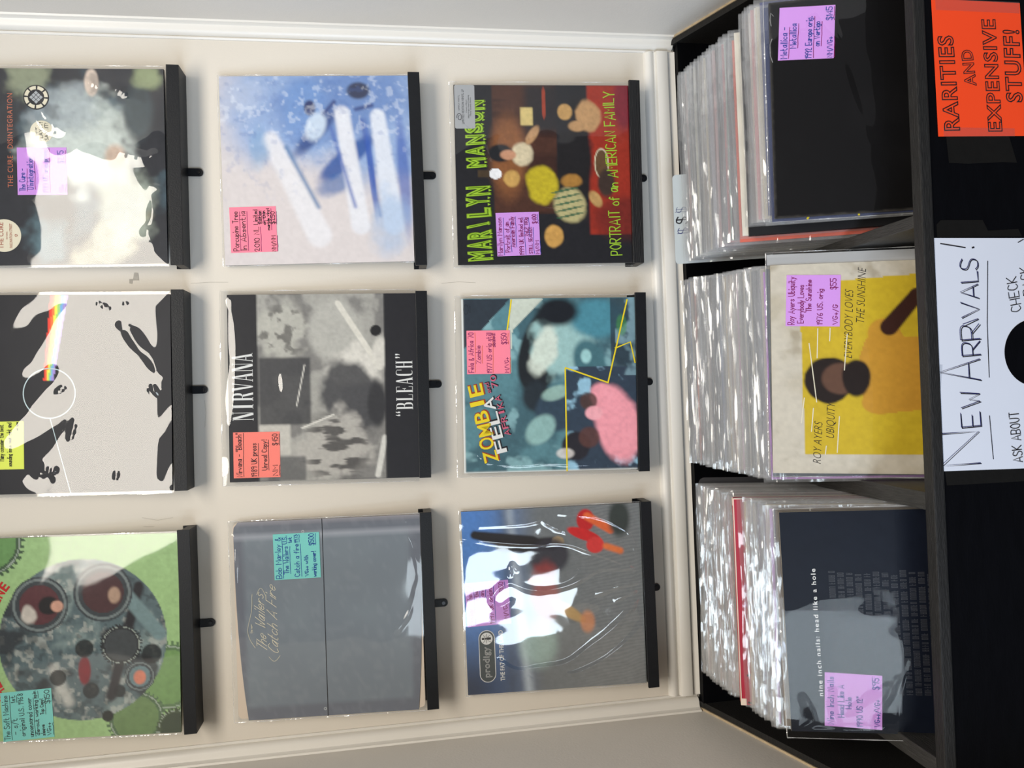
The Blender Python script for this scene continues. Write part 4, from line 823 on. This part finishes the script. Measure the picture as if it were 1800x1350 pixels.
def card(parent, rgb, th=.0030, w=None):
    key = (rgb, th)
    if key not in cardm:
        me = card_mesh(th); me.materials.append(mat('card_%d_%d_%d' % rgb, rgb, .6, .3, .25, 30, .2, 60)); cardm[key] = me
    o = bpy.data.objects.new('cover', cardm[key]); COL.objects.link(o); o.parent = parent; return o
def rim_strip(parent, m_, th=.003):   # not used for every record
    v, f = boxvf(-.157, .157, -th-.0002, .0002, .3148, .3154); return newobj('worn_top_edge', v, f, m_, parent)

PAL = [(160, 156, 148), (96, 90, 86), (186, 176, 160), (60, 58, 62), (140, 120, 116), (196, 192, 184), (74, 72, 70), (128, 128, 130), (160, 130, 120), (48, 50, 58), (200, 188, 164), (110, 100, 90), (40, 40, 44), (150, 148, 156)]
def fill(n, back, front, zj, label, group, special, shift=lambda t: 0.0, pal=PAL, seed=0):
    r = random.Random(seed); roots = []
    for i in range(n):
        t = i/(n-1.0)
        if i in special and special[i] is None: continue
        xc = back[0]+(front[0]-back[0])*t+shift(t)+r.uniform(-.0016, .0016); yt = back[1]+(front[1]-back[1])*t; zt = back[2]+(front[2]-back[2])*t+r.uniform(-.0012, .0012)
        sp = special.get(i, {}); hh = .315+sp.get('up', 0)
        e = binrec_root('record', xc+sp.get('dx', 0), yt, zt+sp.get('up', 0), .315, r.uniform(-.004, .004), BL+r.uniform(-.0015, .0015))
        card(e, sp.get('rgb', pal[r.randrange(len(pal))]), sp.get('th', r.choice((.0024, .003, .0034))))
        if not sp.get('bare'):
            o = bpy.data.objects.new('plastic_sleeve', SL[r.randrange(len(SL))]); COL.objects.link(o); o.parent = e
            if sp.get('th', 0) > .005: o.location.y = -.003
        tag(e, sp.get('label', label), 'record', group)
        roots.append(e)
    return roots
# right compartment
fill(32, (.3665, -.098, -.510), (.3860, -.298, -.5575), 0, 'sleeved record packed in the right bin compartment behind the plain black front record',
     'records packed in the right bin compartment',
     {2: dict(rgb=(60, 62, 66)), 5: dict(rgb=(176, 170, 150)), 12: dict(rgb=(110, 84, 86)), 13: dict(rgb=(176, 140, 138)), 16: dict(rgb=(176, 96, 96)), 17: dict(rgb=(128, 150, 140)),
      20: dict(rgb=(196, 78, 48), dx=-.008, bare=False, label='record with a bright orange-red spine in the right bin compartment'),
      21: dict(rgb=(206, 200, 186)), 22: None, 23: dict(rgb=(14, 14, 17), th=.0105, bare=True, dx=-.0035, label='thick black boxed record in the right bin compartment'),
      24: None, 27: dict(rgb=(196, 120, 120)), 28: dict(rgb=(214, 206, 196)), 30: dict(rgb=(60, 66, 110)), 31: dict(rgb=(40, 52, 96), dx=-.011, label='navy blue record with yellow flecks directly behind the plain black front record')},
     shift=lambda t: .012 if t > .78 else 0, seed=4)
nav = [o for o in COL.objects if o.get('label', '').startswith('navy blue record with yellow')][0]
yf = Ink(-.0036); yf.line([(-.1560, .2660), (-.1490, .2620)], .0028); yf.line([(-.1560, .1960), (-.1480, .1955)], .0028); yf.obj('yellow_flecks', INK['yellow'], nav)
# middle compartment
fill(40, (.0190, -.052, -.523), (.0090, -.262, -.562), 0, 'sleeved record packed in the middle bin compartment behind the yellow and cream front record',
     'records packed in the middle bin compartment',
     {0: dict(rgb=(44, 48, 62)), 1: dict(rgb=(52, 72, 130), label='blue record near the back of the middle bin compartment'), 4: dict(rgb=(176, 96, 70)), 5: dict(rgb=(120, 96, 92)), 17: dict(rgb=(104, 118, 150)), 18: dict(rgb=(66, 72, 90)), 20: dict(rgb=(186, 160, 110)),
      23: dict(rgb=(206, 190, 166)), 26: dict(rgb=(196, 150, 176)), 29: dict(rgb=(200, 190, 170)), 33: dict(rgb=(76, 80, 88)), 35: dict(rgb=(72, 76, 84)), 36: dict(rgb=(66, 72, 80)), 38: dict(rgb=(186, 130, 200), dx=-.004, label='record with a lilac edge directly behind the yellow and cream front record'), 39: dict(rgb=(96, 100, 106))}, seed=9)
# left compartment
fill(36, (-.3400, -.094, -.515), (-.3470, -.304, -.5415), 0, 'sleeved record packed in the left bin compartment behind the navy front record',
     'records packed in the left bin compartment',
     {1: dict(rgb=(150, 96, 90)), 2: dict(rgb=(196, 176, 150)), 4: dict(rgb=(56, 54, 54)), 7: dict(rgb=(170, 120, 100)), 14: dict(rgb=(150, 140, 150)),
      18: None, 19: None, 20: None, 21: None, 22: dict(rgb=(206, 184, 150)), 23: dict(rgb=(110, 60, 56)), 28: dict(rgb=(86, 72, 100)), 30: dict(rgb=(70, 66, 96)), 33: dict(rgb=(196, 150, 206)), 34: dict(rgb=(120, 120, 124))}, seed=15)
# thick red box in the left compartment
e = binrec_root('boxed_record', -.3450, -.2050, -.5210, .318); tag(e, 'thick worn red boxed record in the left bin compartment', 'record')
rb = mat('box_red', (186, 40, 34), .5, .4, .12, 30); rp = mat('box_crimson', (150, 26, 48), .5, .4, .25, 12)
v, f = boxvf(-.1600, .1600, -.0190, 0, 0, .318); o = newobj('box_body', v, f, rp, e); o.data.materials.append(rb); o.data.polygons[1].material_index = 1
a1 = Ink(0); V = []; F = []
for (x0, x1, y0, y1, z0, z1) in ((-.160, .160, -.0195, -.0185, .3172, .3186), (.1592, .1606, -.0192, -.0184, .20, .318), (.148, .1604, -.010, -.002, .3176, .3186), (-.1604, -.150, -.0196, -.014, .310, .3184)):
    vv, ff = boxvf(x0, x1, y0, y1, z0, z1); b = len(V); V += vv; F += [tuple(b+q for q in g) for g in ff]
newobj('worn_corners', V, F, mat('worn_card', (206, 190, 176), .8), e)['label'] = 'pale worn edges and corners of the box'
rr = Ink(-.0194); rr.line([(-.135+.022*math.cos(t), .300+.022*math.sin(t)) for t in np.linspace(PI*.9, PI*2.1, 20)], .003); rr.obj('curved_black_print', INK['black'], e)

# divider cards
e = empty('divider_card', (.2825, -.0795-.33*math.sin(BL), -.4925-.33*math.cos(BL)), (-BL, 0, 0)); tag(e, 'pale grey plastic divider card marked with dollar signs behind the right compartment', 'divider card')
flatpoly('card_body', roundrect(-.0775, .0775, 0, .33, .006), -.0009, TABM, e, .0008)
a1 = Ink(-.0012); a2 = Ink(-.0012)
a1.text('$', (-.0255, .3060), (-.0155, .3060), .0180, .0011); a1.text('$', (.0110, .3080), (.0210, .3080), .0180, .0007); a1.line([(-.0250, .3250), (-.024, .302)], .0007); a1.line([(.0125, .3275), (.013, .3040)], .0006)
a2.text('$', (-.0080, .3070), (.0035, .3070), .0190, .0022); a1.obj('thin_dollar_signs', INK['navy'], e); a2.obj('bold_dollar_sign', INK['black'], e)
e = empty('divider_card', (-.328, -.0795-.33*math.sin(BL), -.5185-.33*math.cos(BL)), (-BL, 0, 0)); tag(e, 'dark plastic divider card with rounded corner at the back of the left compartment', 'divider card')
flatpoly('card_body', roundrect(-.160, .160, 0, .33, .010), -.0009, TABD, e, .0008)

# ---- front records
def front(name, xc, yt, zt, w, label, art, edge, roll=0.0, lean=BL, h=.315, m=None):
    e = binrec_root(name, xc, yt, zt, h, roll, lean); tag(e, label, 'record'); cover(e, w, h, .0032, art, edge, m); return e
TF = .0032
# right : plain black
a = Art((14, 13, 14)); a.mix(ss(.55, .8, fbm(4, 101, 4))*.3, (24, 23, 24)); a.mix(ss(.012, .0, np.minimum(np.minimum(gu, 1-gu), 1-gv)+(fbm(40, 103, 2)-.5)*.01)*.35, (96, 92, 86))
e = front('record', .3860, -.3060, -.5600, .315, 'plain black record with a purple note at the front of the right bin compartment', a, (60, 58, 56), .012)
note(e, .1080, .2640, -.06, 'purple', [('Metallica -', .03, .62, .84, .12, 1), ('Metallica', .22, .68, .68, .11, 1), ('1992 Europe orig.', .02, .80, .40, .11, 1), ('on Vertigo', .24, .70, .26, .10, 1), ('NM/VG+', .02, .40, .03, .09, 1), ('$145', .72, .97, .05, .11, 1)], TF, label='purple note priced $145')
film_sheet(e, .325, .323, TF, FILM_FRONT, .0010, -.0003, seed=41, folds=[([(.140, .255), (.10, .225), (.05, .218), (-.05, .19)], .008, .0022), ([(.12, .27), (.10, .268)], .003, .001)])
glint = Ink(-TF-.0016); glint.line([(.137, .309), (.142, .3125), (.132, .3140), (.123, .3125)], .0009); glint.line([(.104, .3120), (.096, .3150), (.080, .3150), (.070, .3120)], .0011); glint.obj('sleeve_glint', M_SEAM_GLINT, e)  # pale strips painting the glints near the top of the sleeve
for x_, z_, L_ in ((-.163, .262, .013), (-.1635, .188, .013)):
    pass
# middle : cream sleeve, yellow square
a = Art((196, 188, 172)); n = fbm(5, 111, 5); a.mix(ss(.5, .72, n)*.5, (170, 158, 134)); a.mix(ss(.62, .78, fbm(9, 113, 4))*.5, (140, 126, 100)); a.poly([(.093, .855), (.905, .870), (.955, .0), (.093, .0)], (196, 168, 44)); a.mix((gu > .093)*(gu < .93)*(gv < .86)*ss(.5, .75, fbm(6, 115, 4))*.25, (176, 146, 40))
SH_ = (190, 140, 50); SK_ = (58, 34, 28)
a.poly([(.30, .0), (.30, .33), (.285, .48), (.32, .57), (.40, .61), (.54, .61), (.63, .58), (.70, .52), (.73, .46), (.64, .41), (.63, .0)], SH_); a.ell(.335, .52, .055, .08, SH_, .12); a.ell(.66, .50, .07, .07, SH_, .12)
a.band((.69, .475), (.835, .355), .080, SK_, .006, 1, .066); a.band((.835, .355), (.735, .250), .066, SK_, .006); a.ell(.46, .600, .06, .035, (70, 46, 36), .15)
a.ell(.445, .745, .108, .112, (36, 27, 24), .10, 0, 1, .22, 3); a.ell(.450, .690, .074, .085, (96, 68, 54), .2); a.ell(.452, .622, .086, .062, (34, 25, 22), .2, 0, 1, .15, 6)
a.grain(.10, 50, 41)
e = front('record', .0055, -.2690, -.5630, .3120, 'cream and yellow record with a figure at the front of the middle bin compartment', a, (196, 186, 160), .028)
def rt_(u, v, w=.312, h=.315): return ((u-.5)*w, v*h)
for tx, p, q in (('EVERYBODY LOVES', rt_(.545, .640), rt_(.865, .630)), ('THE SUNSHINE', rt_(.705, .585), rt_(.965, .572)), ('ROY AYERS', rt_(.045, .785), rt_(.240, .775)), ('UBIQUITY', rt_(.165, .725), rt_(.330, .718))):
    type_text('title_lettering', tx, p, q, .0120, INK['black'], e, -TF-.0004, shear=.25, offset=-.018)
rr = Ink(-TF-.0004)
for p, q in (((.62, .83), (.34, .800)), ((.69, .79), (.55, .795)), ((.69, .735), (.63, .738)), ((.66, .66), (.49, .675)), ((.36, .855), (.24, .870)), ((.31, .815), (.20, .825)), ((.27, .700), (.10, .712)), ((.13, .760), (.09, .765))):
    rr.line([rt_(*p), rt_(*q)], .0014)
rr.obj('pale_print_lines', INK['cream'], e)
note(e, .1010, .2550, -.035, 'purple', [('Roy Ayers Ubiquity', .03, .96, .84, .12, 0), ('Everybody Loves', .06, .80, .67, .11, 0), ('The Sunshine', .28, .90, .53, .10, 0), ('1976 US. orig', .04, .72, .32, .10, 0), ('VG+/G', .04, .42, .04, .09, 0), ('$55', .72, .93, .08, .11, 0)], TF, ink='magenta', label='purple note priced $55')
film_sheet(e, .336, .322, TF, FILM_FRONT, .0008, -.0003, seed=43, xoff=.0070)
flatpoly('sleeve_margin', [(.1565, .0), (.1725, .0), (.1725, .3200), (.1565, .3200)], -.0012, film('film_margin_sheen', 2.0, .15, .30, .5, 20), e)['label'] = 'empty margin of the sleeve with a grey reflection put into the film'  # haze paints the grey reflection onto the clear margin
# left : navy with small white title
a = Art((15, 20, 32)); a.mix(ss(.3, .9, fbm(3, 121, 3))*.3, (10, 13, 22)); a.grain(.1)
e = front('record', -.3455, -.3130, -.5445, .315, 'navy record lettered nine inch nails head like a hole, front of the left bin compartment', a, (150, 144, 130), -.018)
type_text('title_lettering', 'nine inch nails: head like a hole', (-.1060, .2690), (.0760, .2700), .0062, INK['white'], e, -TF-.0004, spacing=1.25, offset=.012)
# block of faint dark grey condensed print: rows of tiny upright letter bars
V = []; F = []; r = random.Random(5)
for row in range(19):
    z = .2440-row*.0118; x = -.1030+r.uniform(0, .001)
    while x < .0700:
        wl_ = r.randint(2, 7)
        for c in range(wl_):
            if x > .0700: break
            H_ = .0085; b = len(V)
            def rq(x0, x1, z0, z1):
                b = len(V); V.extend([(x0, -TF-.0003, z0), (x1, -TF-.0003, z0), (x1, -TF-.0003, z1), (x0, -TF-.0003, z1)]); F.append((b, b+1, b+2, b+3))
            rq(x, x+.0009, z, z+H_)
            k_ = r.random()
            if k_ < .75: rq(x+.0017, x+.0026, z, z+H_)
            if k_ < .55: rq(x+.0009, x+.0017, z+H_-.0011, z+H_)
            if .3 < k_ < .9: rq(x+.0009, x+.0017, z, z+.0011)
            if k_ > .6: rq(x+.0009, x+.0020, z+H_*.45, z+H_*.45+.0011)
            x += .0034
        x += .0026
newobj('faint_small_print', V, F, mat('print_faint_grey', (.030, .032, .040), .5, raw=True), e)['label'] = 'block of faint grey condensed print'
note(e, -.1120, .2290, -.055, 'purple', [('Nine Inch Nails', .04, .92, .84, .11, 0), ('Head Like A', .18, .78, .66, .11, 0), ('Hole', .35, .56, .53, .10, 0), ('1990 US 12"', .03, .58, .34, .10, 0), ('VG++/VG+', .05, .55, .04, .09, 0), ('$95', .74, .95, .06, .11, 0)], TF, label='purple note priced $95')
fs = film_sheet(e, .325, .323, TF, film('clear_film_front_glare', .30, .03, .0, 1.0, 7, .0, .005, seed=4.0), .0010, -.0003, seed=47, folds=[([(-.150, .306), (-.140, .285), (-.118, .290), (-.100, .300)], .004, .0020), ([(-.152, .250), (-.120, .262), (-.090, .258)], .004, .0018), ([(-.150, .212), (-.110, .190), (-.075, .170)], .0030, .0018), ([(-.152, .175), (-.100, .168), (-.05, .150)], .0026, .0015), ([(-.125, .240), (-.105, .215), (-.085, .180)], .0040, .0020), ([(-.15, .30), (-.151, .25), (-.149, .19)], .0030, .0020)])
fs.rotation_euler = (0, 0, math.radians(1.8)); fs.location = (.0, -.0045, 0)
